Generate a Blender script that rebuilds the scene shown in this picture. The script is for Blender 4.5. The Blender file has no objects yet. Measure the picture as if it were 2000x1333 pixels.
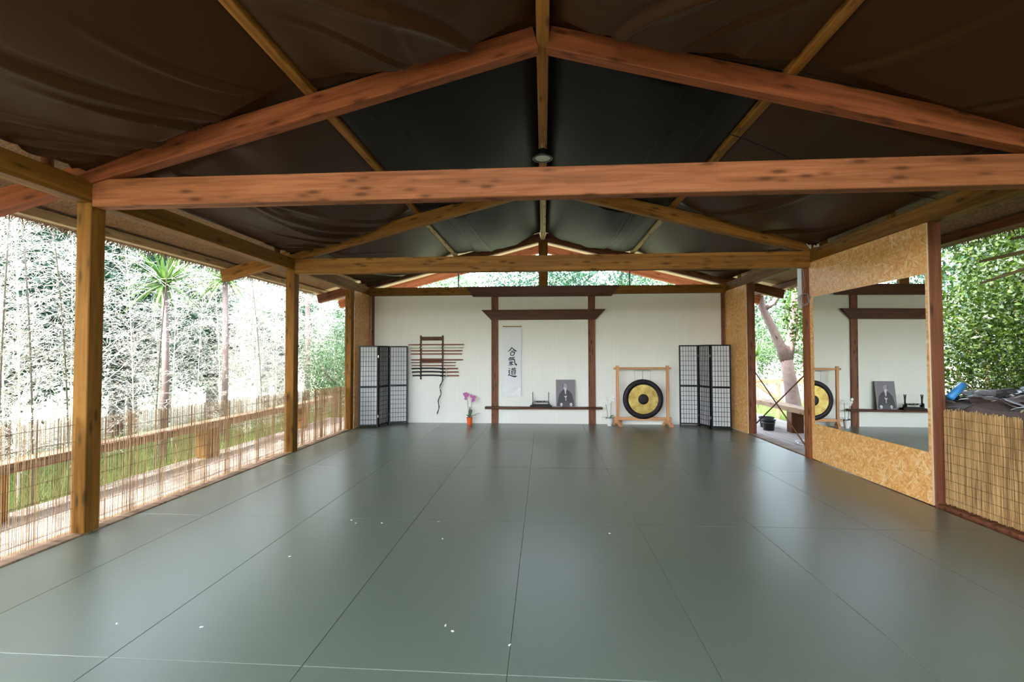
import bpy, math, random
import numpy as np
from mathutils import Vector, Matrix
random.seed(7)
scene = bpy.context.scene
COL = scene.collection
PI = math.pi

# ------------------------------------------------------------------ camera
cam_d = bpy.data.cameras.new('camera')
cam = bpy.data.objects.new('camera', cam_d); COL.objects.link(cam)
cam_d.sensor_width = 36.0; cam_d.sensor_fit = 'HORIZONTAL'
cam_d.lens = 907.45 / 2000 * 36.0
cam_d.clip_start = 0.05; cam_d.clip_end = 400
_r = Vector((0.99773536, 0.06722464, -0.0022365))
_u = Vector((0.00409125, -0.02746537, 0.99961438))
_f = Vector((-0.06713729, 0.99735977, 0.0276782))
cam.matrix_world = Matrix(((_r.x, _u.x, -_f.x, 0), (_r.y, _u.y, -_f.y, 0), (_r.z, _u.z, -_f.z, 1.5145), (0, 0, 0, 1)))
scene.camera = cam

# ------------------------------------------------------------------ sky, sun, exposure
world = bpy.data.worlds.new('world'); scene.world = world; world.use_nodes = True
wn = world.node_tree.nodes; wl = world.node_tree.links
sky = wn.new('ShaderNodeTexSky'); sky.sky_type = 'NISHITA'; sky.sun_disc = False
SUN_DIR = Vector((-0.38, -0.36, 0.855)).normalized()
sky.sun_elevation = math.asin(SUN_DIR.z); sky.sun_rotation = math.atan2(SUN_DIR.x, SUN_DIR.y)
sky.air_density = 1.0; sky.dust_density = 2.0; sky.ozone_density = 1.0
hs = wn.new('ShaderNodeHueSaturation'); hs.inputs['Saturation'].default_value = 0.6
wl.new(sky.outputs[0], hs.inputs['Color']); wl.new(hs.outputs[0], wn['Background'].inputs[0]); wn['Background'].inputs[1].default_value = 1.15
sun_d = bpy.data.lights.new('sun', 'SUN'); sun_d.energy = 7.0; sun_d.angle = 0.01; sun_d.color = (1.0, 0.95, 0.86)
sun = bpy.data.objects.new('sun', sun_d); COL.objects.link(sun)
sun.rotation_euler = SUN_DIR.to_track_quat('Z', 'Y').to_euler()
scene.view_settings.view_transform = 'Standard'; scene.view_settings.look = 'None'
scene.view_settings.gamma = 1.0; scene.view_settings.use_curve_mapping = False
scene.view_settings.exposure = 1.72
scene.cycles.use_denoising = True
scene.cycles.max_bounces = 10; scene.cycles.diffuse_bounces = 6; scene.cycles.glossy_bounces = 4
scene.cycles.transmission_bounces = 6; scene.cycles.transparent_max_bounces = 8
scene.cycles.sample_clamp_indirect = 6.0
scene.cycles.caustics_reflective = False; scene.cycles.caustics_refractive = False

# ------------------------------------------------------------------ materials
def mat_new(name):
    m = bpy.data.materials.new(name); m.use_nodes = True
    nt = m.node_tree; return m, nt, nt.nodes, nt.links, nt.nodes['Principled BSDF']
def ramp(N, stops):
    r = N.new('ShaderNodeValToRGB'); e = r.color_ramp.elements
    while len(e) < len(stops): e.new(0.5)
    for i, (p, c) in enumerate(stops): e[i].position = p; e[i].color = (*c, 1)
    return r
def coords(N, L, scale, rnd=True, kind='Object'):
    tc = N.new('ShaderNodeTexCoord'); mp = N.new('ShaderNodeMapping'); mp.inputs['Scale'].default_value = scale
    L.new(tc.outputs[kind], mp.inputs['Vector'])
    if rnd:
        oi = N.new('ShaderNodeObjectInfo'); mu = N.new('ShaderNodeMath'); mu.operation = 'MULTIPLY'; mu.inputs[1].default_value = 37.0
        cx = N.new('ShaderNodeCombineXYZ'); L.new(oi.outputs['Random'], mu.inputs[0])
        for k in range(3): L.new(mu.outputs[0], cx.inputs[k])
        L.new(cx.outputs[0], mp.inputs['Location'])
    return mp.outputs[0]
def noise(N, L, vec, scale, detail=4, rough=0.55, dist=0):
    n = N.new('ShaderNodeTexNoise'); n.inputs['Scale'].default_value = scale; n.inputs['Detail'].default_value = detail
    n.inputs['Roughness'].default_value = rough; n.inputs['Distortion'].default_value = dist
    if vec is not None: L.new(vec, n.inputs['Vector'])
    return n.outputs['Fac']
def mix(N, L, f, a, b, mode='MIX'):
    m = N.new('ShaderNodeMix'); m.data_type = 'RGBA'; m.blend_type = mode
    for s, v in ((m.inputs[0], f), (m.inputs[6], a), (m.inputs[7], b)):
        if hasattr(v, 'is_linked'): L.new(v, s)
        elif isinstance(v, tuple): s.default_value = (*v, 1)
        else: s.default_value = v
    return m.outputs[2]
def mth(N, L, op, a, b=0.0, c=None):
    m = N.new('ShaderNodeMath'); m.operation = op
    for i, v in enumerate((a, b) if c is None else (a, b, c)):
        if hasattr(v, 'is_linked'): L.new(v, m.inputs[i])
        else: m.inputs[i].default_value = v
    return m.outputs[0]
def bump(N, L, P, h, strength=0.2, dist=0.01):
    b = N.new('ShaderNodeBump'); b.inputs['Strength'].default_value = strength; b.inputs['Distance'].default_value = dist
    L.new(h, b.inputs['Height']); L.new(b.outputs[0], P.inputs['Normal'])
def plain(name, c, rough=0.6, metal=0.0, var=0.12, spec=0.5, scale=6):
    m, nt, N, L, P = mat_new(name)
    n = noise(N, L, coords(N, L, (1, 1, 1)), scale)
    d = tuple(x * (1 - var) for x in c); e = tuple(min(1, x * (1 + var)) for x in c)
    L.new(ramp(N, [(0.3, d), (0.7, e)]).outputs[0] if False else mix(N, L, n, d, e), P.inputs['Base Color'])
    P.inputs['Roughness'].default_value = rough; P.inputs['Metallic'].default_value = metal
    P.inputs['Specular IOR Level'].default_value = spec
    return m
def wood(name, dark, mid, light, rough=0.62, knots=0.75, spec=0.18):
    m, nt, N, L, P = mat_new(name)
    v = coords(N, L, (0.9, 14, 14)); n1 = noise(N, L, v, 1.6, 5, 0.6, 0.6)
    v2 = coords(N, L, (2.5, 90, 90)); n2 = noise(N, L, v2, 1.5, 3)
    base = ramp(N, [(0.32, dark), (0.5, mid), (0.72, light)]); L.new(n1, base.inputs[0])
    g = mix(N, L, mth(N, L, 'MULTIPLY', n2, 0.55), base.outputs[0], tuple(x * 0.55 for x in dark))
    # knots
    bd = noise(N, L, coords(N, L, (0.35, 11, 11)), 1.3, 1, 0.3)
    br = ramp(N, [(0.40, (0.72, 0.72, 0.72)), (0.47, (1.0, 1.0, 1.0)), (0.55, (0.86, 0.86, 0.86)), (0.62, (1.12, 1.12, 1.12))]); L.new(bd, br.inputs[0])
    g = mix(N, L, 1.0, g, br.outputs[0], 'MULTIPLY')
    vk = coords(N, L, (3.6, 13, 13)); vo = N.new('ShaderNodeTexVoronoi'); vo.inputs['Scale'].default_value = 1.0; L.new(vk, vo.inputs['Vector'])
    kr = ramp(N, [(0.12, (1, 1, 1)), (0.22, (0.4, 0.4, 0.4)), (0.36, (0, 0, 0))]); L.new(vo.outputs['Distance'], kr.inputs[0])
    kf = mth(N, L, 'MULTIPLY', kr.outputs[0], knots)
    patch = noise(N, L, coords(N, L, (0.7, 2.5, 2.5)), 1.5, 2)
    g2 = mix(N, L, mth(N, L, 'MULTIPLY', patch, 0.45), g, mid)
    L.new(mix(N, L, kf, g2, tuple(x * 0.3 for x in dark)), P.inputs['Base Color'])
    P.inputs['Roughness'].default_value = rough; P.inputs['Specular IOR Level'].default_value = spec
    bump(N, L, P, n2, 0.15, 0.004)
    return m
W_HONEY = wood('honey_stained_pine', (0.13, 0.052, 0.005), (0.23, 0.10, 0.012), (0.32, 0.15, 0.024))
W_RED = wood('red_stained_pine', (0.19, 0.060, 0.018), (0.36, 0.128, 0.050), (0.48, 0.19, 0.09))
W_RAFT = wood('orange_stained_pine', (0.17, 0.046, 0.015), (0.30, 0.088, 0.034), (0.40, 0.14, 0.058))
W_MID = wood('light_honey_stained_pine', (0.20, 0.08, 0.015), (0.36, 0.155, 0.032), (0.48, 0.235, 0.06))
W_PALE = wood('pale_pine', (0.40, 0.27, 0.14), (0.55, 0.40, 0.22), (0.66, 0.50, 0.30))
W_DARK = wood('dark_stained_wood', (0.055, 0.018, 0.009), (0.10, 0.034, 0.014), (0.15, 0.052, 0.022), 0.45, 0.5)
W_REDDARK = wood('red_brown_post_wood', (0.13, 0.045, 0.022), (0.22, 0.08, 0.038), (0.30, 0.12, 0.06), 0.5)
W_GONG = wood('orange_beech', (0.62, 0.29, 0.13), (0.76, 0.38, 0.18), (0.84, 0.46, 0.24), 0.45, 0.0)
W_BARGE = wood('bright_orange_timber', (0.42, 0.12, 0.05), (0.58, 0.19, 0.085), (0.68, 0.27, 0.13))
W_GREY = wood('weathered_bench_wood', (0.20, 0.125, 0.07), (0.30, 0.20, 0.125), (0.40, 0.29, 0.20), 0.7)
W_STICK = wood('red_oak_stick', (0.20, 0.06, 0.03), (0.30, 0.09, 0.05), (0.38, 0.13, 0.07), 0.4, 0.0)
M_BAMBOO_STICK = plain('green_bamboo_stick', (0.56, 0.58, 0.38), 0.5)
M_BLACK = plain('black_lacquer', (0.004, 0.004, 0.006), 0.4, spec=0.25)
M_BLACKM = plain('black_matt', (0.009, 0.009, 0.010), 0.7, spec=0.25)
M_DARKGREY = plain('dark_grey_plastic', (0.06, 0.062, 0.068), 0.45)
M_WHITE = plain('white_plastic', (0.72, 0.72, 0.72), 0.4, var=0.04)
M_BRASS = None
M_RUST = plain('rusty_steel', (0.17, 0.075, 0.04), 0.7, 0.3)
M_CABLE = plain('grey_cable', (0.35, 0.35, 0.34), 0.5)
M_STEEL = plain('zinc_steel', (0.5, 0.5, 0.5), 0.35, 0.9)
M_ORANGEPOT = plain('orange_glaze', (0.85, 0.13, 0.02), 0.3, var=0.05)
M_WHITEPOT = plain('white_glaze', (0.82, 0.82, 0.82), 0.3, var=0.03)
M_SOIL = plain('bark_soil', (0.05, 0.032, 0.02), 0.9, var=0.4, scale=60)
M_STEM = plain('plant_stem', (0.07, 0.12, 0.035), 0.5)
M_ORCHLEAF = plain('orchid_leaf', (0.03, 0.09, 0.025), 0.35)
M_PINK = plain('pink_petals', (0.55, 0.16, 0.42), 0.6, var=0.3, scale=40)
M_MAGENTA = plain('magenta_petals', (0.33, 0.05, 0.22), 0.6, var=0.3, scale=40)
M_PETALW = plain('white_petals', (0.85, 0.85, 0.80), 0.6, var=0.04)
M_INK = plain('black_ink', (0.018, 0.02, 0.024), 0.7)
M_BLUE = plain('blue_plastic', (0.05, 0.28, 0.62), 0.35)
M_TRUNK = plain('grey_bark', (0.22, 0.16, 0.14), 0.9, var=0.4, scale=14)
M_BRANCH = plain('ochre_bark', (0.17, 0.125, 0.06), 0.9, var=0.3, scale=14)

def osb_mat():
    m, nt, N, L, P = mat_new('strand_board')
    cols = []
    tc = N.new('ShaderNodeTexCoord')
    dist = N.new('ShaderNodeTexNoise'); dist.inputs['Scale'].default_value = 14; dist.inputs['Detail'].default_value = 2
    L.new(tc.outputs['Object'], dist.inputs['Vector'])
    sub = N.new('ShaderNodeVectorMath'); sub.operation = 'MULTIPLY_ADD'; L.new(dist.outputs['Color'], sub.inputs[0])
    sub.inputs[1].default_value = (0.018,) * 3; L.new(tc.outputs['Object'], sub.inputs[2])
    best = None
    for k, ang in enumerate((0.15, 0.9, 1.65, 2.5)):
        ro = N.new('ShaderNodeVectorRotate'); ro.rotation_type = 'X_AXIS'; ro.inputs['Angle'].default_value = ang
        L.new(sub.outputs[0], ro.inputs['Vector'])
        mp = N.new('ShaderNodeMapping'); mp.inputs['Scale'].default_value = (0.01, 12, 52); mp.inputs['Location'].default_value = (k * 3.1, k * 5.3, k * 1.7)
        L.new(ro.outputs[0], mp.inputs['Vector'])
        vo = N.new('ShaderNodeTexVoronoi'); vo.inputs['Scale'].default_value = 1; L.new(mp.outputs[0], vo.inputs['Vector'])
        sp = N.new('ShaderNodeSeparateColor'); L.new(vo.outputs['Color'], sp.inputs[0])
        c = ramp(N, [(0.0, (0.66, 0.29, 0.07)), (0.35, (0.84, 0.40, 0.12)), (0.7, (0.94, 0.53, 0.19)), (0.95, (0.97, 0.70, 0.38))])
        L.new(sp.outputs[1], c.inputs[0])
        if best is None: best = (sp.outputs[0], c.outputs[0])
        else:
            g = mth(N, L, 'GREATER_THAN', sp.outputs[0], best[0])
            best = (mth(N, L, 'MAXIMUM', sp.outputs[0], best[0]), mix(N, L, g, best[1], c.outputs[0]))
    big = noise(N, L, coords(N, L, (1, 1, 1), False), 3.0, 2)
    L.new(mix(N, L, mth(N, L, 'MULTIPLY', big, 0.4), best[1], (0.78, 0.43, 0.14)), P.inputs['Base Color'])
    P.inputs['Roughness'].default_value = 0.5
    bump(N, L, P, best[0], 0.15, 0.003)
    return m
M_OSB = osb_mat()
M_OSBEDGE = plain('board_edge', (0.66, 0.47, 0.29), 0.7)

def wall_mat():
    m, nt, N, L, P = mat_new('white_painted_boards')
    tc = N.new('ShaderNodeTexCoord'); sx = N.new('ShaderNodeSeparateXYZ'); L.new(tc.outputs['Object'], sx.inputs[0])
    fr = mth(N, L, 'FRACT', mth(N, L, 'DIVIDE', sx.outputs[0], 0.095))
    d = mth(N, L, 'ABSOLUTE', mth(N, L, 'SUBTRACT', fr, 0.5))
    gr = ramp(N, [(0.0, (0, 0, 0)), (0.035, (1, 1, 1))]); L.new(d, gr.inputs[0])
    n = noise(N, L, coords(N, L, (1, 1, 0.3), False), 3.0, 3)
    c = mix(N, L, n, (0.76, 0.755, 0.68), (0.84, 0.83, 0.76))
    L.new(mix(N, L, gr.outputs[0], (0.73, 0.72, 0.65), c), P.inputs['Base Color'])
    P.inputs['Roughness'].default_value = 0.55
    bump(N, L, P, gr.outputs[0], 0.12, 0.003)
    return m
M_WALL = wall_mat()

def mat_mat():
    m, nt, N, L, P = mat_new('green_tatami_vinyl')
    n = noise(N, L, coords(N, L, (1, 1, 1)), 1.2, 3)
    fine = noise(N, L, coords(N, L, (1, 1, 1)), 120, 2)
    base = mix(N, L, n, (0.095, 0.125, 0.092), (0.120, 0.152, 0.112))
    L.new(mix(N, L, mth(N, L, 'MULTIPLY', fine, 0.25), base, (0.10, 0.115, 0.09)), P.inputs['Base Color'])
    r = mix(N, L, n, (0.34,) * 3, (0.42,) * 3); P.inputs['Coat Weight'].default_value = 0.7; P.inputs['Coat Roughness'].default_value = 0.30; L.new(r, P.inputs['Roughness'])
    P.inputs['Specular IOR Level'].default_value = 0.25
    w = N.new('ShaderNodeTexWave'); w.inputs['Scale'].default_value = 28; w.bands_direction = 'Y'
    L.new(coords(N, L, (1, 1, 1), False), w.inputs['Vector'])
    w2 = N.new('ShaderNodeTexWave'); w2.inputs['Scale'].default_value = 45; w2.bands_direction = 'X'
    L.new(coords(N, L, (1, 1, 1), False), w2.inputs['Vector'])
    bump(N, L, P, mth(N, L, 'ADD', w.outputs['Fac'], w2.outputs['Fac']), 0.12, 0.0015)
    return m
M_MAT = mat_mat()

def cloth_mat(name, c, sheen=(0.5, 0.36, 0.28), rough=0.40, spec=0.22):
    m, nt, N, L, P = mat_new(name)
    n = noise(N, L, coords(N, L, (1, 1, 1)), 1.0, 3)
    L.new(mix(N, L, n, tuple(x * 0.8 for x in c), tuple(x * 1.2 for x in c)), P.inputs['Base Color'])
    P.inputs['Roughness'].default_value = rough; P.inputs['Specular IOR Level'].default_value = spec
    P.inputs['Sheen Weight'].default_value = 0.02; P.inputs['Sheen Tint'].default_value = (*sheen, 1); P.inputs['Sheen Roughness'].default_value = 0.4
    f = noise(N, L, coords(N, L, (1, 1, 1)), 350, 1); bump(N, L, P, f, 0.06, 0.001)
    return m
M_CLOTHB = cloth_mat('brown_satin_cloth', (0.042, 0.017, 0.0055), (0.5, 0.36, 0.28), 0.42, 0.15)
M_CLOTHK = cloth_mat('black_satin_cloth', (0.004, 0.0036, 0.004), (0.4, 0.45, 0.45), 0.5, 0.1)

def straw_mat(name, c1, c2, c3, sc=(1.5, 60, 60)):
    m, nt, N, L, P = mat_new(name)
    n = noise(N, L, coords(N, L, sc), 2.2, 4, 0.7)
    r = ramp(N, [(0.3, c1), (0.5, c2), (0.72, c3)]); L.new(n, r.inputs[0]); L.new(r.outputs[0], P.inputs['Base Color'])
    P.inputs['Roughness'].default_value = 0.75; bump(N, L, P, n, 0.6, 0.01)
    return m
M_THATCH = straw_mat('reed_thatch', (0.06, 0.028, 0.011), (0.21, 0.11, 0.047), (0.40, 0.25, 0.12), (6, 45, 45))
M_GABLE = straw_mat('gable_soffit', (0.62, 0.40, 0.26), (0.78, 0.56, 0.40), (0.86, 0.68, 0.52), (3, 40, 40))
def reed_mat(name, c1, c2, trans):
    m, nt, N, L, P = mat_new(name)
    tc = N.new('ShaderNodeTexCoord'); mp = N.new('ShaderNodeMapping'); mp.inputs['Scale'].default_value = (90, 90, 2.2)
    L.new(tc.outputs['Object'], mp.inputs['Vector'])
    n = noise(N, L, mp.outputs[0], 1.0, 2); r = ramp(N, [(0.3, c1), (0.7, c2)]); L.new(n, r.inputs[0])
    L.new(r.outputs[0], P.inputs['Base Color']); P.inputs['Roughness'].default_value = 0.6
    P.inputs['Transmission Weight'].default_value = 0.0
    if trans:
        tr = N.new('ShaderNodeBsdfTranslucent'); L.new(r.outputs[0], tr.inputs[0]); ms = N.new('ShaderNodeMixShader'); ms.inputs[0].default_value = trans
        L.new(P.outputs[0], ms.inputs[1]); L.new(tr.outputs[0], ms.inputs[2]); L.new(ms.outputs[0], N['Material Output'].inputs[0])
    return m
M_REED = reed_mat('split_reed', (0.24, 0.125, 0.05), (0.52, 0.34, 0.16), 0.35)
M_REEDR = reed_mat('dense_reed', (0.26, 0.13, 0.045), (0.90, 0.62, 0.28), 0.15)

def leaf_mat(name, c1, c2, trans=0.4, scale=3.0, rough=0.45, spec=0.4):
    m, nt, N, L, P = mat_new(name)
    n = noise(N, L, coords(N, L, (1, 1, 1)), scale, 5, 0.7)
    r = ramp(N, [(0.35, c1), (0.65, c2)]); L.new(n, r.inputs[0]); L.new(r.outputs[0], P.inputs['Base Color'])
    P.inputs['Roughness'].default_value = rough; P.inputs['Specular IOR Level'].default_value = spec
    tr = N.new('ShaderNodeBsdfTranslucent'); L.new(r.outputs[0], tr.inputs[0]); ms = N.new('ShaderNodeMixShader'); ms.inputs[0].default_value = trans
    L.new(P.outputs[0], ms.inputs[1]); L.new(tr.outputs[0], ms.inputs[2]); L.new(ms.outputs[0], N['Material Output'].inputs[0])
    return m
M_BAMBOOLEAF = leaf_mat('pale_bamboo_leaves', (0.40, 0.43, 0.33), (0.70, 0.71, 0.63), 0.4)
M_BAMBOOTWIG = leaf_mat('dry_bamboo_twigs', (0.45, 0.43, 0.35), (0.72, 0.70, 0.63), 0.2)
M_CULM = plain('bamboo_culm', (0.10, 0.085, 0.05), 0.5, var=0.3)
M_CULMPALE = plain('pale_bamboo_culm', (0.75, 0.72, 0.58), 0.5, var=0.15)
M_EVER = leaf_mat('evergreen_leaves', (0.008, 0.032, 0.018), (0.045, 0.12, 0.055), 0.25)
M_EVERL = leaf_mat('light_green_leaves', (0.03, 0.085, 0.03), (0.13, 0.22, 0.09), 0.35)
M_GLOSSY = leaf_mat('glossy_hedge_leaves', (0.003, 0.012, 0.001), (0.065, 0.115, 0.010), 0.25, 6, 0.38, 0.4)
M_PALM = leaf_mat('spiky_palm_leaves', (0.03, 0.085, 0.015), (0.13, 0.22, 0.05), 0.3)
M_GRASS = leaf_mat('grass_blades', (0.07, 0.15, 0.03), (0.26, 0.34, 0.11), 0.35)

def simple_trans(name, c, t):
    m, nt, N, L, P = mat_new(name)
    n = noise(N, L, coords(N, L, (1, 1, 1)), 8, 2); col = mix(N, L, n, c, tuple(min(1, x * 1.05) for x in c))
    L.new(col, P.inputs['Base Color']); P.inputs['Roughness'].default_value = 0.7
    tr = N.new('ShaderNodeBsdfTranslucent'); L.new(col, tr.inputs[0]); ms = N.new('ShaderNodeMixShader'); ms.inputs[0].default_value = t
    L.new(P.outputs[0], ms.inputs[1]); L.new(tr.outputs[0], ms.inputs[2]); L.new(ms.outputs[0], N['Material Output'].inputs[0])
    return m
M_PAPER = simple_trans('rice_paper', (0.80, 0.80, 0.80), 0.35)
M_SCROLL = plain('scroll_paper', (0.78, 0.79, 0.82), 0.8, var=0.03)
M_SCROLLBACK = plain('scroll_paper_back', (0.86, 0.86, 0.88), 0.8, var=0.03)
M_LENS = simple_trans('frosted_lens', (0.85, 0.85, 0.82), 0.3)

def mirror_mat():
    m, nt, N, L, P = mat_new('mirror_glass')
    n = noise(N, L, coords(N, L, (1, 1, 1)), 0.7, 1)
    L.new(mix(N, L, n, (0.86, 0.89, 0.88), (0.88, 0.91, 0.9)), P.inputs['Base Color'])
    P.inputs['Metallic'].default_value = 1.0; P.inputs['Roughness'].default_value = 0.0
    return m
M_MIRROR = mirror_mat()
def brass_mat():
    m, nt, N, L, P = mat_new('hammered_brass')
    n = noise(N, L, coords(N, L, (1, 1, 1)), 9, 4); r = ramp(N, [(0.3, (0.30, 0.20, 0.05)), (0.7, (0.55, 0.42, 0.13))]); L.new(n, r.inputs[0])
    L.new(r.outputs[0], P.inputs['Base Color']); P.inputs['Metallic'].default_value = 0.75; P.inputs['Roughness'].default_value = 0.5
    w = N.new('ShaderNodeTexWave'); w.wave_type = 'RINGS'; w.rings_direction = 'Y'; w.inputs['Scale'].default_value = 12
    L.new(coords(N, L, (1, 1, 1), False), w.inputs['Vector']); bump(N, L, P, w.outputs['Fac'], 0.12, 0.002)
    return m
M_BRASS = brass_mat()
M_GONGDARK = plain('gong_dark_patina', (0.014, 0.010, 0.012), 0.5, 0.2, spec=0.25)
def deck_mat():
    m, nt, N, L, P = mat_new('weathered_deck')
    n = noise(N, L, coords(N, L, (20, 1, 20), False), 2, 4); r = ramp(N, [(0.3, (0.17, 0.145, 0.12)), (0.7, (0.30, 0.26, 0.22))]); L.new(n, r.inputs[0])
    L.new(r.outputs[0], P.inputs['Base Color']); P.inputs['Roughness'].default_value = 0.8
    return m
M_DECK = deck_mat()
def ground_mat():
    m, nt, N, L, P = mat_new('garden_ground')
    n = noise(N, L, coords(N, L, (1, 1, 1), False), 1.5, 6, 0.7)
    r = ramp(N, [(0.35, (0.06, 0.045, 0.025)), (0.5, (0.10, 0.11, 0.05)), (0.7, (0.16, 0.18, 0.08))]); L.new(n, r.inputs[0])
    L.new(r.outputs[0], P.inputs['Base Color']); P.inputs['Roughness'].default_value = 0.9; bump(N, L, P, n, 0.5, 0.05)
    return m
M_GROUND = ground_mat()

# ------------------------------------------------------------------ mesh helpers
class MB:
    def __init__(s): s.v = []; s.f = []
    def quad(s, a, b, c, d):
        n = len(s.v); s.v += [a, b, c, d]; s.f.append((n, n + 1, n + 2, n + 3)); return s
    def box(s, x0, x1, y0, y1, z0, z1):
        n = len(s.v)
        s.v += [(x0, y0, z0), (x1, y0, z0), (x1, y1, z0), (x0, y1, z0), (x0, y0, z1), (x1, y0, z1), (x1, y1, z1), (x0, y1, z1)]
        s.f += [tuple(n + i for i in q) for q in ((0, 3, 2, 1), (4, 5, 6, 7), (0, 1, 5, 4), (1, 2, 6, 5), (2, 3, 7, 6), (3, 0, 4, 7))]
        return s
    def cbox(s, x0, x1, y0, y1, z0, z1, c=0.006, axis=0):
        """box with chamfered long edges along the axis"""
        lo = [x0, y0, z0]; hi = [x1, y1, z1]; a = axis; b, d = [k for k in range(3) if k != a]
        ring = [(lo[b] + c, lo[d]), (hi[b] - c, lo[d]), (hi[b], lo[d] + c), (hi[b], hi[d] - c), (hi[b] - c, hi[d]), (lo[b] + c, hi[d]), (lo[b], hi[d] - c), (lo[b], lo[d] + c)]
        n = len(s.v)
        for e in (lo[a], hi[a]):
            for p, q in ring:
                t = [0, 0, 0]; t[a] = e; t[b] = p; t[d] = q; s.v.append(tuple(t))
        fl = (a == 1)
        for i in range(8):
            j = (i + 1) % 8; q = (n + i, n + j, n + 8 + j, n + 8 + i); s.f.append(q[::-1] if not fl else q)
        s.f.append(tuple(n + i for i in range(8))); s.f.append(tuple(n + 8 + i for i in reversed(range(8))))
        return s
    def tube(s, pts, r, k=8, cap=True):
        pts = [Vector(p) for p in pts]; n0 = len(s.v)
        if not hasattr(r, '__len__'): r = [r] * len(pts)
        up = None
        for i, p in enumerate(pts):
            t = (pts[min(i + 1, len(pts) - 1)] - pts[max(i - 1, 0)]).normalized()
            if up is None:
                up = t.orthogonal().normalized()
            up = (up - t * up.dot(t)).normalized(); w = t.cross(up)
            for j in range(k):
                a = 2 * PI * j / k; q = p + (up * math.cos(a) + w * math.sin(a)) * r[i]; s.v.append(tuple(q))
        for i in range(len(pts) - 1):
            for j in range(k):
                a = n0 + i * k + j; b = n0 + i * k + (j + 1) % k; s.f.append((a, b, b + k, a + k))
        if cap:
            s.f.append(tuple(n0 + j for j in reversed(range(k)))); m = n0 + (len(pts) - 1) * k; s.f.append(tuple(m + j for j in range(k)))
        return s
    def lathe(s, prof, k=32, o=(0, 0, 0), axis='z'):
        n0 = len(s.v)
        for (r, h) in prof:
            for j in range(k):
                a = 2 * PI * j / k
                if axis == 'z': s.v.append((o[0] + r * math.cos(a), o[1] + r * math.sin(a), o[2] + h))
                else: s.v.append((o[0] + r * math.cos(a), o[1] + h, o[2] + r * math.sin(a)))
        for i in range(len(prof) - 1):
            for j in range(k):
                a = n0 + i * k + j; b = n0 + i * k + (j + 1) % k
                s.f.append((a, b, b + k, a + k) if axis == 'z' else (b, a, a + k, b + k))
        return s
    def prism(s, poly, axis, a0, a1):
        """extrude 2-D polygon along the axis"""
        n = len(s.v); m = len(poly); b, d = [k for k in range(3) if k != axis]
        for e in (a0, a1):
            for p in poly:
                t = [0, 0, 0]; t[axis] = e; t[b] = p[0]; t[d] = p[1]; s.v.append(tuple(t))
        s.f.append(tuple(n + i for i in range(m))); s.f.append(tuple(n + m + i for i in reversed(range(m))))
        for i in range(m):
            j = (i + 1) % m; s.f.append((n + i, n + m + i, n + m + j, n + j))
        return s
    def mesh(s, name, mat, smooth=False, fix=False):
        me = bpy.data.meshes.new(name); me.from_pydata(s.v, [], s.f); me.update()
        if fix:
            import bmesh
            bm = bmesh.new(); bm.from_mesh(me); bmesh.ops.recalc_face_normals(bm, faces=bm.faces); bm.to_mesh(me); bm.free()
        if mat: me.materials.append(mat)
        if smooth:
            me.polygons.foreach_set('use_smooth', [True] * len(me.polygons))
        return me
    def build(s, name, mat, parent=None, smooth=False, loc=None, rot=None, fix=True):
        o = bpy.data.objects.new(name, s.mesh(name, mat, smooth, fix)); COL.objects.link(o)
        if parent: o.parent = parent
        if loc: o.location = loc
        if rot: o.rotation_euler = rot
        return o
def tag(o, label=None, cat=None, group=None, kind=None):
    if label: o['label'] = label
    if cat: o['category'] = cat
    if group: o['group'] = group
    if kind: o['kind'] = kind
    return o
def thing(name, label, cat, loc=(0, 0, 0), rz=0, group=None):
    o = bpy.data.objects.new(name, None); COL.objects.link(o); o.empty_display_size = 0.1
    o.location = loc; o.rotation_euler = (0, 0, rz); return tag(o, label, cat, group)
def struct(o): o['kind'] = 'structure'; return o
def copy_tree(o, parent=None):
    c = o.copy(); COL.objects.link(c)
    if parent: c.parent = parent
    for ch in list(o.children): copy_tree(ch, c)
    return c
def beam(name, p0, p1, w, h, mat, parent=None, c=0.006):
    """square timber from p0 to p1 (centre line); local X along the grain, h in the vertical plane"""
    p0 = Vector(p0); p1 = Vector(p1); d = p1 - p0; ln = d.length; x = d.normalized()
    ref = Vector((0, 0, 1)) if abs(x.z) < 0.95 else Vector((0, 1, 0))
    y = ref.cross(x).normalized(); z = x.cross(y)
    o = MB().cbox(-ln / 2, ln / 2, -w / 2, w / 2, -h / 2, h / 2, c).build(name, mat, parent)
    m = Matrix((x, y, z)).transposed().to_4x4(); m.translation = (p0 + p1) / 2
    o.matrix_local = m
    return o

# ================================================================== SETTING
struct(MB().box(-3.86, 3.99, -3.4, 10.2, -0.20, -0.042).build('floor', M_DECK))
struct(MB().box(-60, 60, -40, 70, -1.0, -0.55).build('ground', M_GROUND))
def deck(name, x0, x1, y0, y1):
    b = MB(); x = x0
    while x < x1 - 0.02:
        b.box(x, min(x + 0.138, x1), y0, y1, -0.16, -0.10); x += 0.145
    b.box(x0, x1, y0, y1, -0.50, -0.162)
    return struct(b.build(name, M_DECK))
deck('deck_left', -5.45, -4.06, -1.0, 11.6)
deck('deck_right', 4.06, 5.75, 4.95, 13.4)
# back wall, its top plate and corner trims
struct(MB().box(-3.99, 3.99, 10.151, 10.22, -0.05, 2.985).build('wall_back', M_WALL))
struct(MB().box(-3.815, -3.765, 10.09, 10.15, 0, 2.81).build('trim_1', W_REDDARK))
struct(MB().box(3.775, 3.82, 10.09, 10.15, 0, 2.81).build('trim_2', W_REDDARK))
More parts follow.
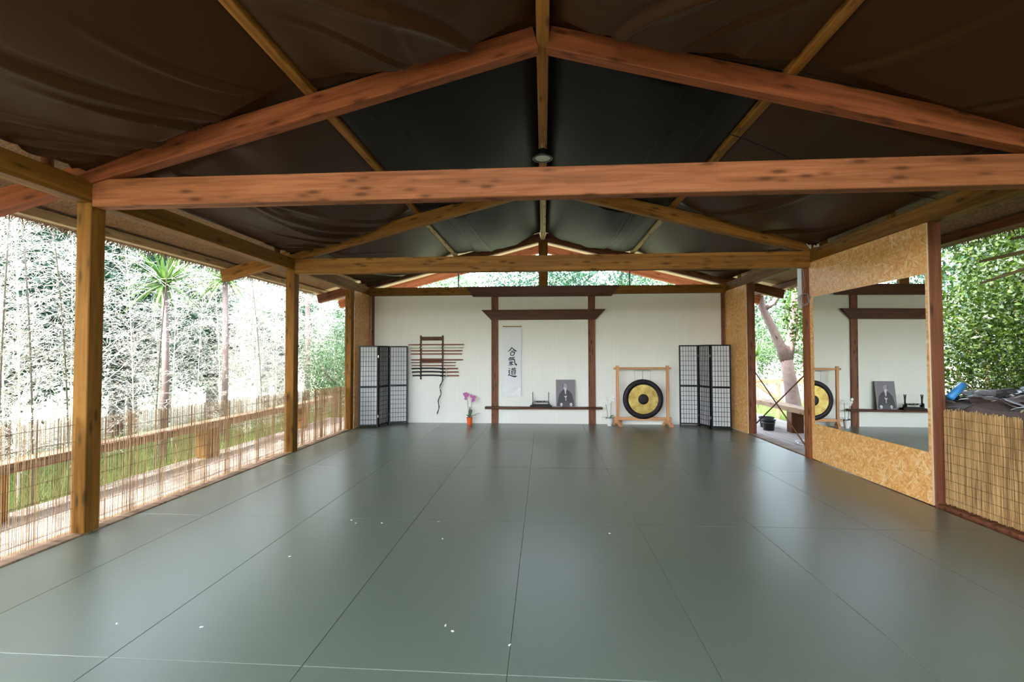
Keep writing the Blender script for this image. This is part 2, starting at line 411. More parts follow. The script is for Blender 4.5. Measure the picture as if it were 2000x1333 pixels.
# strand-board side walls
def board(name, x0, x1, y0, y1, z0, z1):
    return struct(MB().box(x0, x1, y0, y1, z0, z1).build(name, M_OSB))
board('wall_left', -3.862, -3.848, 9.25, 10.15, 0, 2.82)
board('wall_right', 3.848, 3.862, 9.09, 10.15, 0, 2.83)
board('wall_right_mirror', 3.858, 3.872, 4.93, 7.0, 0, 2.83)
struct(MB().box(3.857, 3.873, 4.926, 4.9295, 0, 2.83).build('trim_3', M_OSBEDGE))
struct(MB().box(3.847, 3.863, 9.086, 9.0895, 0, 2.83).build('trim_4', M_OSBEDGE))
# sills
struct(MB().cbox(-4.055, -3.858, -1.0, 9.25, -0.05, 0.012, 0.004, 1).build('trim_5', W_GREY))
struct(MB().cbox(3.90, 4.05, -1.0, 4.92, -0.05, 0.02, 0.004, 1).build('trim_6', W_REDDARK))
struct(MB().cbox(3.862, 4.05, 7.19, 9.06, -0.05, 0.004, 0.004, 1).build('trim_7', W_GREY))

# roof deck (reed thatch seen from below)
def zd(x): return 4.285 - 0.26 * abs(x)
def roof(name, sgn, y0, y1, mat):
    b = MB(); xs = [0, 1.3, 2.6, 3.9, 5.3]
    poly = [(sgn * x, zd(x)) for x in xs] + [(sgn * x, zd(x) + 0.09) for x in reversed(xs)]
    b.prism(poly, 1, y0, y1)
    return struct(b.build(name, mat))
struct(MB().box(-3.95, -2.2, -1.58, -1.5, -0.05, 2.9).box(0.2, 3.95, -1.58, -1.5, -0.05, 3.3).box(-2.2, 3.95, -1.58, -1.5, 2.9, 3.3).build('wall_light_block', M_WALL))  # unseen wall added behind the camera, openings shaped to steer the light
roof('ceiling_left', -1, -1.6, 10.3, M_THATCH); roof('ceiling_right', 1, -1.6, 10.3, M_THATCH)
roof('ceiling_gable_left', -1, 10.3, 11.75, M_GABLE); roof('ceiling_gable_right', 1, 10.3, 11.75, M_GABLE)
# shaggy thatch ends along both eaves
rng = np.random.default_rng(3)
for sg, nm, lb in ((-1, 'thatch_fringe', 'shaggy reed fringe along the left eave'), (1, 'thatch_fringe', 'shaggy reed fringe along the right eave')):
    b = MB()
    for i in range(2600):
        y = rng.uniform(-1, 11.6); z = zd(5.3) + rng.uniform(0.0, 0.08); x = sg * 5.28; l = rng.uniform(0.03, 0.13); w = 0.004
        dz = -l * rng.uniform(0.3, 1.0); dy = rng.uniform(-0.05, 0.05); dx = sg * rng.uniform(0.0, 0.06)
        b.quad((x, y - w, z), (x, y + w, z), (x + dx, y + dy + w, z + dz), (x + dx, y + dy - w, z + dz))
    tag(b.build(nm, M_THATCH, fix=False), lb, 'thatch', kind='stuff')

# ================================================================== TIMBER FRAME
def post(x, y, w, d, z1, label, mat=W_HONEY):
    tag(beam('wooden_post', (x, y, -0.04), (x, y, z1), w, d, mat), label, 'post')
# beam(): vertical -> local y = world x direction? keep square-ish sections
post(-3.925, 3.765, 0.13, 0.14, 2.82, 'thick honey brown wooden post nearest the camera on the left')
post(-3.925, 7.02, 0.14, 0.14, 2.82, 'middle honey brown post of the open left side')
post(-3.925, 9.18, 0.13, 0.14, 2.82, 'honey brown post at the end of the left side, edge of the corner board')
post(3.93, 7.095, 0.19, 0.13, 2.83, 'honey brown post left of the mirror, beside the opening with crossed rods', W_RED)
post(3.94, 4.99, 0.12, 0.13, 2.83, 'red brown knotty post right of the mirror', W_REDDARK)
post(3.935, 9.13, 0.13, 0.13, 2.83, 'darker post at the far side of the right opening', W_REDDARK)
# eave beams
tag(beam('eave_beam', (-3.925, -1.0, 2.91), (-3.925, 10.15, 2.91), 0.15, 0.18, W_HONEY), 'long eave beam running above the left posts', 'beam')
tag(beam('eave_beam', (3.925, -1.0, 2.92), (3.925, 10.15, 2.92), 0.15, 0.18, W_HONEY), 'long eave beam running above the mirror wall on the right', 'beam')
# tie beams
tag(beam('tie_beam', (-3.85, 3.755, 2.905), (3.85, 3.755, 2.895), 0.12, 0.235, W_RED), 'big reddish knotty tie beam crossing the room nearest the camera', 'beam')
tag(beam('tie_beam', (-3.85, 7.01, 2.885), (3.85, 7.01, 2.875), 0.12, 0.235, W_MID), 'second tie beam crossing the room halfway to the white wall', 'beam')
tag(beam('wall_plate', (-3.85, 10.12, 2.90), (3.85, 10.12, 2.89), 0.13, 0.175, W_HONEY), 'honey brown beam along the top of the white wall', 'beam')
# ridge, purlins
for i, (a, b_, lb) in enumerate(((-1.0, 3.72, 'ridge beam length above the camera, before the nearest rafters'), (3.725, 7.0, 'ridge beam length carrying the lamp'), (7.005, 10.18, 'pale ridge beam length nearest the white wall'))):
    tag(beam('ridge_beam', (0.005, a, 4.09), (0.005, b_, 4.09), 0.10, 0.17, (W_MID, W_MID, W_PALE)[i]), lb, 'beam')
for sg, sd in ((-1, 'left'), (1, 'right')):
    for i, (a, b_, where) in enumerate(((-1.0, 3.72, 'before the nearest rafters'), (3.725, 7.0, 'between the first and second rafters'), (7.005, 10.18, 'nearest the white wall'))):
        tag(beam('purlin', (sg * 1.93, a, 3.713), (sg * 1.93, b_, 3.713), 0.088, 0.082, (W_MID, W_MID, W_PALE)[i]), 'slim purlin on the %s roof slope, length %s' % (sd, where), 'purlin')
    tag(beam('eave_purlin', (sg * 5.0, -1.0, 2.915), (sg * 5.0, 11.5, 2.915), 0.08, 0.10, W_PALE if sg < 0 else W_REDDARK), 'outer purlin under the %s eave overhang' % sd, 'purlin')
# rafters
def rafter(sg, y, mat, label, xe=5.06, w=0.11, h=0.185):
    za = 4.075 - 0.26 * 0.05; zb = 4.075 - 0.26 * xe
    return tag(beam('rafter', (sg * 0.055, y, za), (sg * xe, y, zb), w, h, mat), label, 'rafter')
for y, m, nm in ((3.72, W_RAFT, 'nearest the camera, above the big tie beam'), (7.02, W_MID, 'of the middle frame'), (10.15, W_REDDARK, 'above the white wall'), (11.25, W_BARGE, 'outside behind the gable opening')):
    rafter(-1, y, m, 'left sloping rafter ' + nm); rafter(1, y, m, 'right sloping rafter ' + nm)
tag(beam('king_post', (0.005, 10.16, 2.985), (0.005, 10.16, 4.0), 0.20, 0.09, W_HONEY), 'short king post in the middle of the gable opening', 'post')
for sg, sd in ((-1, 'left'), (1, 'right')):
    tag(beam('gable_rod', (sg * 1.87, 10.17, 2.985), (sg * 1.87, 10.17, 3.52), 0.03, 0.03, M_DARKGREY), 'thin dark upright in the %s half of the gable opening' % sd, 'rod')
# small blocks standing on the eave beams
for x, y, h, m, lb in ((-3.93, 3.40, 0.13, W_REDDARK, 'small wooden block on the left eave beam beside the nearest post'),
                    (-3.93, 6.60, 0.10, W_REDDARK, 'small wooden block on the left eave beam beside the middle post'),
                    (-3.93, 10.0, 0.09, W_PALE, 'pale wooden block at the far end of the left eave beam'),
                    (3.92, 5.47, 0.11, W_HONEY, 'small wooden block on the right eave beam above the mirror'),
                    (3.92, 6.72, 0.11, W_HONEY, 'small wooden block on the right eave beam beside the white plates'),
                    (3.92, 9.55, 0.11, W_PALE, 'pale wooden block at the far end of the right eave beam')):
    zt = 3.0 if x < 0 else 3.01
    tag(beam('wooden_block', (x, y, zt), (x, y, zt + h), 0.06, 0.06, m), lb, 'block')

# ================================================================== CEILING CLOTHS
def cloth(xa, za, xb, zb, y0, y1, sag, seed, mat, label, folds):
    rg = np.random.default_rng(seed); nu, nv = 110, 130
    u = np.linspace(0, 1, nu)[None, :]; v = np.linspace(0, 1, nv)[:, None]
    Lx = abs(xb - xa); Ly = y1 - y0
    dist = np.minimum(v, 1 - v) * Ly
    env = np.clip((dist - 0.065) / 0.15, 0, 1); env = env * env * (3 - 2 * env)
    X = xa + (xb - xa) * u + 0 * v; Z = za + (zb - za) * u + 0 * v; Y = y0 + Ly * v + 0 * u
    prof = np.clip(np.sin(PI * u), 0, 1) ** 0.5
    wob = 1 + 0.22 * np.sin(7.3 * u + seed) * np.cos(3 * v + seed) + 0.10 * np.sin(16 * u + 2.1 * seed) * np.exp(-(dist / 0.9) ** 2) + 0.05 * np.sin(41 * u + seed) * np.exp(-(dist / 0.35) ** 2)
    Z = Z - sag * prof * env * (0.75 + 0.25 * np.sin(PI * v)) * wob
    # creases: curved lines radiating from attachment corners
    for (cu, cv, ang, bend, w, dep, r0, r1) in folds:
        du = (u - cu) * Lx; dv = (v - cv) * Ly
        r = np.sqrt(du ** 2 + dv ** 2) + 1e-6
        a = math.radians(ang) + bend * r
        s_ = -du * np.sin(a) + dv * np.cos(a); t_ = du * np.cos(a) + dv * np.sin(a)
        ww = w * (0.35 + 0.65 * r)
        m = np.exp(-(s_ / ww) ** 2) * (t_ > 0) * np.clip(r / 0.25, 0, 1) * np.clip((r1 - r) / r0, 0, 1)
        side = np.exp(-((s_ - 1.7 * ww) / ww) ** 2) * (t_ > 0) * np.clip(r / 0.25, 0, 1) * np.clip((r1 - r) / r0, 0, 1)
        Z = Z - dep * m * np.clip(env * 1.6, 0.0, 1) + 0.5 * dep * side * np.clip(env * 1.6, 0, 1)
    gather = 0.006 * np.sin(60 * u + 5 * np.sin(3 * v + seed)) * (1 - env) * prof * 0.0
    Z = Z + gather
    verts = np.stack([X, Y, Z], -1).reshape(-1, 3)
    idx = np.arange(nu * nv).reshape(nv, nu)
    f = np.stack([idx[:-1, :-1], idx[:-1, 1:], idx[1:, 1:], idx[1:, :-1]], -1).reshape(-1, 4)
    me = bpy.data.meshes.new('ceiling_cloth'); me.from_pydata(verts.tolist(), [], f.tolist()); me.materials.append(mat)
    me.polygons.foreach_set('use_smooth', [True] * len(me.polygons)); me.update()
    o = bpy.data.objects.new('ceiling_cloth', me); COL.objects.link(o)
    tag(o, label, 'cloth')
XP, ZP, ZE, ZR = 1.93, 3.752, 3.08, 4.19
bays = ((0.3, 3.70, 'nearest the camera'), (3.72, 7.02, 'in the middle bay'), (7.02, 10.12, 'nearest the white wall'))
for k, (a, b_, nm) in enumerate(bays):
    for sg, sd in ((-1, 'left'), (1, 'right')):
        lo_f = []
        rg = np.random.default_rng(20 + k * 2 + (sg > 0))
        nf = 7 if sg < 0 else 3
        for i in range(nf):   # long swags sweeping from the far frame back along the eave
            lo_f.append((0.12 + 0.78 * i / max(1, nf - 1) + rg.uniform(-0.04, 0.04), 0.99, -118 - 30 * (1 - i / nf) + rg.uniform(-6, 6), rg.uniform(0.12, 0.22), rg.uniform(0.022, 0.045), rg.uniform(0.022, 0.045), 1.0, rg.uniform(1.2, 2.6)))
        for i in range(3 if sg < 0 else 1):
            lo_f.append((rg.uniform(0.0, 0.3), 0.02, rg.uniform(50, 85), rg.uniform(-0.2, 0.2), 0.03, rg.uniform(0.02, 0.03), 1.0, rg.uniform(1.4, 2.6)))
        cloth(sg * 3.88, ZE, sg * 1.97, ZP - 0.02, a, b_, (0.15, 0.17, 0.16)[k] if sg < 0 else 0.12, k * 3 + sg + 5, M_CLOTHB,
              'brown satin cloth sagging between %s eave and purlin, %s' % (sd, nm), lo_f)
        up_f = []
        for i in range(3 if k else 1):
            up_f.append((rg.uniform(0.1, 0.4), 0.0, rg.uniform(84, 92), 0.0, rg.uniform(0.008, 0.016), rg.uniform(0.006, 0.012), 0.5, 4.0))
        if k == 0: up_f.append((0.75, 0.98, -110, -0.3, 0.06, 0.04, 1.0, 2.0)); up_f.append((0.5, 0.98, -120, -0.2, 0.03, 0.02, 0.6, 1.2))
        cloth(sg * 1.89, ZP - 0.02, sg * 0.055, ZR - 0.02, a, b_, (0.21, 0.15, 0.21)[k], k * 3 + sg + 11, M_CLOTHB if k == 0 else M_CLOTHK,
              '%s satin cloth sagging between %s purlin and ridge, %s' % ('brown' if k == 0 else 'black', sd, nm), up_f)
# thin cable under the cloth on the right slope
def sagline(pts, n=24):
    out = []
    for i in range(len(pts) - 1):
        for j in range(n): t = j / n; out.append(tuple(Vector(pts[i]).lerp(Vector(pts[i + 1]), t)))
    return out + [pts[-1]]
b = MB(); cp = [(0.10, 3.83, 4.0), (0.45, 4.1, 3.87), (1.11, 4.3, 3.72), (1.93, 4.55, 3.58), (2.6, 4.7, 3.36), (3.3, 4.8, 3.16), (3.86, 4.8, 3.03)]
b.tube(sagline(cp, 4), 0.004, 5)
tag(b.build('cable', M_BLACKM, smooth=True), 'thin dark cable strung under the right roof slope in the middle bay', 'cable')

# ================================================================== TATAMI MATS
xs = [-3.852] + [-0.176 + k for k in range(-3, 5)]; ys = [-1.776 + 2 * j for j in range(6)] + [10.148]
mat_cache = {}
rm = random.Random(5)
for i in range(len(xs) - 1):
    for j in range(len(ys) - 1):
        w = round(xs[i + 1] - xs[i], 3); l = round(ys[j + 1] - ys[j], 3)
        if j == 0 or (j == 1 and i in (0, 7)): continue
        if (w, l) not in mat_cache:
            g = 0.0009; c = 0.0022; b = MB(); hw, hl = w / 2 - g, l / 2 - g
            ring = [(-hw, -hl), (hw, -hl), (hw, hl), (-hw, hl)]; r2 = [(-hw + c, -hl + c), (hw - c, -hl + c), (hw - c, hl - c), (-hw + c, hl - c)]
            b.v = [(x, y, -0.04) for x, y in ring] + [(x, y, -c) for x, y in ring] + [(x, y, 0) for x, y in r2]
            for k in range(4):
                q = (k + 1) % 4; b.f += [(k, q, q + 4, k + 4), (k + 4, q + 4, q + 8, k + 8)]
            b.f += [(3, 2, 1, 0), (8, 9, 10, 11)]
            mat_cache[(w, l)] = b.mesh('judo_mat', M_MAT)
        o = bpy.data.objects.new('judo_mat', mat_cache[(w, l)]); COL.objects.link(o)
        o.location = ((xs[i] + xs[i + 1]) / 2, (ys[j] + ys[j + 1]) / 2, rm.uniform(-0.0006, 0.0006))
        cols = ['narrow strip along the left sill', 'second from the left', 'third from the left', 'fourth from the left', 'fourth from the right', 'third from the right', 'second from the right', 'first from the right']
        rows_ = ['', 'nearest row cut by the picture edge', 'second row from the camera', 'third row from the camera', 'fourth row from the camera', 'last row by the white wall']
        tag(o, 'grey green training mat, ' + cols[i] + ', ' + rows_[j], 'mat', 'grey green training mats covering the floor')
# white specks of rubbish lying on the mats
sp = MB().box(-0.008, 0.008, -0.004, 0.004, 0, 0.003).mesh('paper_scrap', M_WHITE)
for i, (x, y) in enumerate(((-1.75, 4.17), (-1.68, 4.1), (-1.45, 4.12), (-0.95, 4.18), (-0.83, 3.8), (-1.9, 3.4), (-0.55, 2.6), (-0.5, 2.55), (-0.18, 2.45), (-2.4, 2.5), (-1.9, 2.5), (1.2, 5.9), (0.55, 4.0))):
    o = bpy.data.objects.new('paper_scrap', sp); COL.objects.link(o); o.location = (x, y, 0.001); o.rotation_euler = (0, 0, i * 1.3)
    tag(o, 'tiny white scrap lying on the green mats', 'scrap', 'tiny white scraps on the mats')

# ================================================================== GATE-LIKE TRIM ON THE BACK WALL
YW = 10.15
def px(*p): return [(a, b_) for a, b_ in p]
t = thing('torii_frame', 'dark brown gate-shaped timber frame mounted on the white wall', 'frame', (0, YW, 0))
def pris(name, poly, y0, y1, mat, par):
    # local X along grain
    return MB().prism(poly, 1, y0, y1).build(name, mat, par)
pris('top_beam', [(-1.53, 2.765), (1.465, 2.755), (1.66, 2.985), (-1.69, 2.985)], -0.115, -0.066, W_DARK, t)
pris('lower_beam', [(-1.135, 2.255), (1.135, 2.255), (1.34, 2.475), (-1.35, 2.475)], -0.085, -0.032, W_DARK, t)
for xa, xb in ((-1.135, -0.985), (0.97, 1.12)):
    o = beam('upright', ((xa + xb) / 2, -0.017, 0.0), ((xa + xb) / 2, -0.017, 2.78), 0.15, 0.03, W_REDDARK, t)
sh = MB().cbox(-1.258, 1.248, -0.17, 0, -0.02, 0.022, 0.004, 0).build('wall_shelf', W_DARK, loc=(0, YW - 0.034, 0.352))
tag(sh, 'long thin dark wooden shelf low on the white wall', 'shelf')

# ------------------------------------------------------------------ hanging scroll with three brushed characters
sc = thing('hanging_scroll', 'white hanging scroll with three black brushed characters', 'scroll', (-0.675, YW - 0.03, 0))
sb = MB(); nu, nv = 14, 50; W2 = 0.20
for j in range(nv + 1):
    for i in range(nu + 1):
        uu = i / nu; vv = j / nv; z = 2.10 - vv * 1.52; x = -W2 + 2 * W2 * uu
        y = -0.004 * math.sin(vv * 3) - 0.006 * math.sin(PI * uu)
        if vv > 0.72:
            k = (vv - 0.72) / 0.28; d = (k * 1.2 - (1 - uu) * 0.6)
            y -= 0.05 * k * math.sin(PI * max(0, min(1, uu * 0.7 + k * 0.3))) ; y -= 0.012 * math.exp(-((d - 0.35) / 0.08) ** 2)
        sb.v.append((x - 0.01 * vv, y, z))
for j in range(nv):
    for i in range(nu):
        uu = (i + 0.5) / nu; vv = (j + 0.5) / nv
        if vv > 0.86 and uu > 0.3 and (vv - 0.86) / 0.14 > 1.35 - 1.35 * uu: continue
        a = j * (nu + 1) + i; sb.f.append((a, a + 1, a + nu + 2, a + nu + 1))
sheet = sb.build('paper_sheet', M_SCROLL, sc, smooth=True, fix=False)
fb = MB()
fb.v = [(-0.075, -0.05, 0.585), (0.188, -0.055, 0.80), (0.19, -0.062, 0.585), (0.06, -0.066, 0.64)]
fb.f = [(0, 1, 3), (1, 2, 3), (0, 3, 2)]
tag(fb.build('folded_corner', M_SCROLLBACK, sc), 'white turned-up bottom corner')
tag(MB().tube([(-0.205, -0.006, 2.115), (0.205, -0.006, 2.115)], 0.010, 8).build('top_rod', W_PALE, sc, smooth=True), 'thin pale wooden rod')
def brush(strokes, cx, cz, s, name, par):
    b = MB()
    for st in strokes:
        P = [Vector((cx + (p[0] - 50) * s, 0, cz + (50 - p[1]) * s)) for p in st]; Wd = [p[2] * s * 1.45 for p in st]
        # resample with Catmull-Rom
        Q = []; n = len(P)
        for i in range(n - 1):
            p0 = P[max(i - 1, 0)]; p1 = P[i]; p2 = P[i + 1]; p3 = P[min(i + 2, n - 1)]
            for k in range(6):
                tt = k / 6; q = 0.5 * ((2 * p1) + (p2 - p0) * tt + (2 * p0 - 5 * p1 + 4 * p2 - p3) * tt ** 2 + (3 * p1 - p0 - 3 * p2 + p3) * tt ** 3)
                Q.append((q, Wd[i] * (1 - tt) + Wd[i + 1] * tt))
        Q.append((P[-1], Wd[-1])); base = len(b.v)
        for i, (q, w) in enumerate(Q):
            d = (Q[min(i + 1, len(Q) - 1)][0] - Q[max(i - 1, 0)][0]).normalized(); nrm = Vector((-d.z, 0, d.x))
            for sgn in (-1, 1):
                r = q + nrm * (w * sgn * 0.5); b.v.append((r.x, -0.019, r.z))
        for i in range(len(Q) - 1):
            a = base + 2 * i; b.f.append((a, a + 1, a + 3, a + 2))
    return tag(b.build(name, M_INK, par, fix=False), 'black brushed character')
he = [[(48, 4, 5), (36, 24, 8), (18, 42, 6), (4, 52, 2)], [(46, 10, 4), (62, 26, 8), (80, 40, 11), (98, 48, 3)], [(36, 46, 4), (50, 44, 6), (64, 42, 4)],
      [(30, 60, 6), (33, 76, 7), (36, 92, 5)], [(31, 62, 5), (50, 57, 6), (72, 56, 8), (70, 74, 7), (64, 90, 5)], [(36, 90, 5), (50, 89, 6), (66, 88, 5)]]
ki = [[(32, 2, 5), (24, 14, 7), (8, 30, 3)], [(28, 12, 5), (50, 8, 6), (76, 4, 5)], [(24, 22, 4), (44, 19, 5), (66, 16, 4)],
      [(12, 36, 5), (40, 31, 6), (70, 27, 8), (74, 50, 7), (80, 72, 8), (92, 84, 9), (97, 70, 3)],
      [(22, 48, 6), (28, 56, 5)], [(54, 42, 5), (46, 54, 4)], [(14, 64, 5), (38, 60, 6), (62, 57, 4)], [(37, 44, 6), (38, 70, 7), (37, 96, 5)],
      [(34, 68, 4), (24, 80, 6), (12, 90, 3)], [(42, 68, 4), (52, 78, 7), (62, 86, 4)]]
do = [[(14, 8, 5), (22, 16, 8)], [(8, 34, 4), (24, 32, 6), (14, 50, 6), (24, 60, 6), (10, 78, 5)], [(6, 84, 4), (24, 80, 6), (50, 90, 8), (78, 94, 12), (98, 90, 3)],
      [(50, 4, 5), (55, 12, 6)], [(76, 0, 5), (70, 11, 5)], [(34, 20, 4), (60, 16, 6), (90, 12, 5)], [(62, 17, 4), (54, 28, 4)],
      [(44, 32, 5), (45, 52, 6), (46, 74, 5)], [(44, 33, 4), (60, 30, 5), (80, 28, 7), (80, 50, 6), (78, 74, 6)], [(46, 46, 4), (78, 43, 4)], [(46, 58, 4), (78, 55, 4)], [(47, 71, 4), (78, 69, 4)]]
for nm, st, cz in (('brushed_character', he, 1.565), ('brushed_character', ki, 1.345), ('brushed_character', do, 1.115)):
    brush(st, 0.0, cz, 0.0021, nm, sc)

# ------------------------------------------------------------------ sword rack with staffs and wooden swords
rk = thing('sword_rack', 'dark wooden wall rack of two notched uprights and two plaques', 'rack', (-2.45, YW, 0))
for x in (-0.255, 0.235):
    b = MB().box(-0.014, 0.014, -0.035, 0, 0.955, 1.925)
    zz = [1.735, 1.668, 1.60, 1.53, 1.40, 1.34, 1.275, 1.205, 1.13, 1.05]
    for z in zz:
        b.box(-0.012, 0.012, -0.085, -0.033, z - 0.028, z - 0.014); b.box(-0.012, 0.012, -0.085, -0.075, z - 0.03, z + 0.008)
    b.build('upright', W_DARK, rk, loc=(x, 0, 0))
for z in (1.855, 1.375):
    p = MB().cbox(-0.238, 0.218, -0.03, -0.008, z - 0.042, z + 0.042, 0.004).build('plaque', W_DARK, rk)
    MB().lathe([(0.0, 0.0), (0.016, 0.0), (0.018, 0.004)], 16, (-0.01, -0.036, z), 'y').build('emblem', W_REDDARK, p)
rows = [(674.2, 793.5, 903, 's'), (680.8, 798, 903, 'g'), (687.7, 798, 901, 's'), (694.5, 798, 900, 's'), (704, 799, 902, 's'),
        (711.3, 799, 888, 'b'), (718, 800, 887, 'b'), (724.8, 800, 892, 'k'), (731.8, 801, 893, 'k'), (739, 802, 894, 'k')]
ordn = ['topmost long red brown staff on the wall rack', 'pale green bamboo staff, second from top on the wall rack', 'red brown staff third from top on the wall rack', 'red brown staff fourth from top on the wall rack',
        'staff crossing just above the lower plaque of the wall rack', 'short slim staff just below the lower plaque of the rack', 'short red brown staff directly above the sheathed swords',
        'upper black sheathed practice sword on the rack', 'middle black sheathed practice sword on the rack', 'lowest black sheathed practice sword, with the hanging cord']
XR = lambda u: (u - 1059.5) / 907.45 * 10.07 * 1.012 + 0.012
for i, (v, u0, u1, kd) in enumerate(rows):
    x0 = XR(u0); x1 = XR(u1); z = [1.722, 1.655, 1.587, 1.517, 1.387, 1.327, 1.262, 1.192, 1.117, 1.037][i] ; y = YW - 0.055; r = 0.0135 if kd != 'b' else 0.011
    if kd in 'sgb':
        n = 12; pts = [(x0 + (x1 - x0) * k / n, y, z - 0.0) for k in range(n + 1)]
        o = MB().tube(pts, [r * (0.8 if k in (0, n) else 1) for k in range(n + 1)], 10).build('wooden_staff', M_BAMBOO_STICK if kd == 'g' else W_STICK, smooth=True)
        tag(o, ordn[i], 'staff', 'staffs on the wall rack')
    else:
        t = thing('practice_sword', ordn[i], 'sword', ((x0 + x1) / 2, y, z), 0, 'sheathed swords on the wall rack')
        a = x0 - (x0 + x1) / 2; c = XR(868) - (x0 + x1) / 2; e = -a
        n = 10; MB().tube([(a + (c - a) * k / n, 0, 0.012 * math.sin(PI * k / n)) for k in range(n + 1)], 0.0165, 10).build('scabbard', M_BLACK, t, smooth=True)
        MB().lathe([(0.005, -0.004), (0.038, -0.004), (0.038, 0.004), (0.005, 0.004)], 20).build('sword_guard', M_WHITE, t, loc=(c + 0.012, 0, 0.0), rot=(0, PI / 2, 0))
        MB().tube([(c + 0.02, 0, 0), ((c + e) / 2, 0, 0.004), (e, 0, 0.004)], 0.0145, 10).build('handle', W_STICK, t, smooth=True)
        MB().tube([(c - 0.12, -0.012, 0), (c - 0.07, -0.015, 0)], 0.020, 10).build('cord_wrap', M_BLACKM, t, smooth=True)
        if i == 9:
            for q, (off, ln, ph) in enumerate(((-0.075, 0.83, 0.0), (-0.05, 0.52, 1.3))):
                pts = []
                for k in range(25):
                    tt = k / 24; pts.append((c + off - 0.10 * tt + 0.026 * math.sin(tt * 17 + ph) * (1 - 0.5 * tt), -0.03 + 0.01 * math.sin(tt * 7), -0.01 - ln * tt))
                b = MB().tube(pts, [0.009 * (1 - 0.5 * k / 24) + 0.006 * abs(math.sin(k * 0.9)) for k in range(25)], 6)
                b.build('hanging_cord', M_WHITE if q else M_BLACKM, t, smooth=True)

# ------------------------------------------------------------------ folding screens
def shoji(name, base, label, h=1.69):
    t = thing(name, label, 'folding screen', (base[0][0], base[0][1], 0))
    ob = Vector((base[0][0], base[0][1], 0))
    for i in range(3):
        a = Vector((*base[i], 0)) - ob; b_ = Vector((*base[i + 1], 0)) - ob; d = b_ - a; L_ = d.length; ang = math.atan2(d.y, d.x)
        g = 0.006; w = L_ - 2 * g; st = 0.028; th = 0.011
        fr = MB(); 
        fr.box(0, st, -th, th, 0.0, h); fr.box(w - st, w, -th, th, 0.0, h)
        fr.box(st, w - st, -th, th, h - 0.028, h); fr.box(st, w - st, -th, th, 0.035, 0.063); zm = h * 0.495; fr.box(st, w - st, -th, th, zm - 0.02, zm + 0.02)
        p = fr.build('screen_panel', M_BLACK, t, loc=(a.x + g * math.cos(ang), a.y + g * math.sin(ang), 0), rot=(0, 0, ang))
        lt = MB()
        for (z0, z1) in ((0.063, zm - 0.02), (zm + 0.02, h - 0.028)):
            for k in range(1, 6): x = st + (w - 2 * st) * k / 6; lt.box(x - 0.0035, x + 0.0035, -0.006, 0.006, z0, z1)
            for k in range(1, 8): z = z0 + (z1 - z0) * k / 8; lt.box(st, w - st, -0.0055, 0.0055, z - 0.0035, z + 0.0035)
        lt.build('lattice', M_BLACK, p)
        pp = MB()
        for (z0, z1) in ((0.063, zm - 0.02), (zm + 0.02, h - 0.028)): pp.box(st, w - st, 0.0062, 0.0072, z0, z1)
        pp.build('rice_paper', M_PAPER, p)
        if i < 2:
            for z in (0.2, h - 0.25): MB().box(w - 0.004, w + 0.008, -th - 0.003, th + 0.003, z, z + 0.05).build('hinge', M_STEEL, p)
    return t
shoji('folding_screen', [(-3.80, 9.36), (-3.42, 9.46), (-3.325, 9.84), (-2.945, 9.96)], 'black lattice paper folding screen in the left corner, by the sword rack')
shoji('folding_screen', [(2.845, 10.01), (3.235, 9.965), (3.345, 9.58), (3.725, 9.515)], 'black lattice paper folding screen in the right corner, by the gong')

# ------------------------------------------------------------------ gong stand and gong
gs = thing('gong_stand', 'orange wooden frame standing on splayed feet, holding the gong', 'stand', (2.075, 9.90, 0))
for x, sg in ((-0.525, -1), (0.505, 1)):
    beam('upright', (x, 0, 0.10), (x, 0, 1.265), 0.058, 0.045, W_GONG, gs)
    f = MB().prism([(-0.16, 0.0), (-0.10, 0.0), (-0.05, 0.05), (0.05, 0.05), (0.10, 0.0), (0.16, 0.0), (0.15, 0.05), (0.04, 0.12), (-0.04, 0.12), (-0.15, 0.05)], 0, -0.025, 0.025)
    f.build('foot', W_GONG, gs, loc=(x, 0, 0), rot=(0, 0, 0.35 * 1))
beam('top_rail', (-0.60, 0, 1.205), (0.58, 0, 1.205), 0.03, 0.042, W_GONG, gs)
beam('bottom_rail', (-0.60, 0, 0.155), (0.58, 0, 0.155), 0.03, 0.065, W_GONG, gs)
gg = thing('gong', 'large round brass gong with dark rim and dark centre', 'gong', (2.068, 9.86, 0.565))
MB().lathe([(0.405, 0.05), (0.412, 0.03), (0.412, -0.004), (0.40, -0.018), (0.30, -0.026), (0.30, -0.022), (0.39, 0.0), (0.40, 0.05)], 64, axis='y').build('rim', M_GONGDARK, gg, smooth=True)
MB().lathe([(0.305, -0.026), (0.20, -0.030), (0.106, -0.032)], 64, axis='y').build('brass_face', M_BRASS, gg, smooth=True)
MB().lathe([(0.108, -0.032), (0.104, -0.036), (0.05, -0.038), (0.0, -0.038)], 48, axis='y').build('centre_boss', M_GONGDARK, gg, smooth=True)
hb = MB().tube([(-0.175, 0.0, 0.595), (0.165, 0.0, 0.595)], 0.006, 6); hb.tube([(-0.005, 0, 0.595), (-0.005, 0, 0.40)], 0.005, 6); hb.build('hanger_bar', M_STEEL, gg, smooth=True)
for x in (-0.165, 0.155): MB().tube([(x, 0.0, 0.595), (x, 0.01, 0.37)], 0.0025, 5).build('hanging_cord', M_CABLE, gg)
for x in (-0.005,): MB().tube([(x, 0.035, 0.62), (x, 0.0, 0.595)], 0.003, 5).build('hook', M_STEEL, gg)

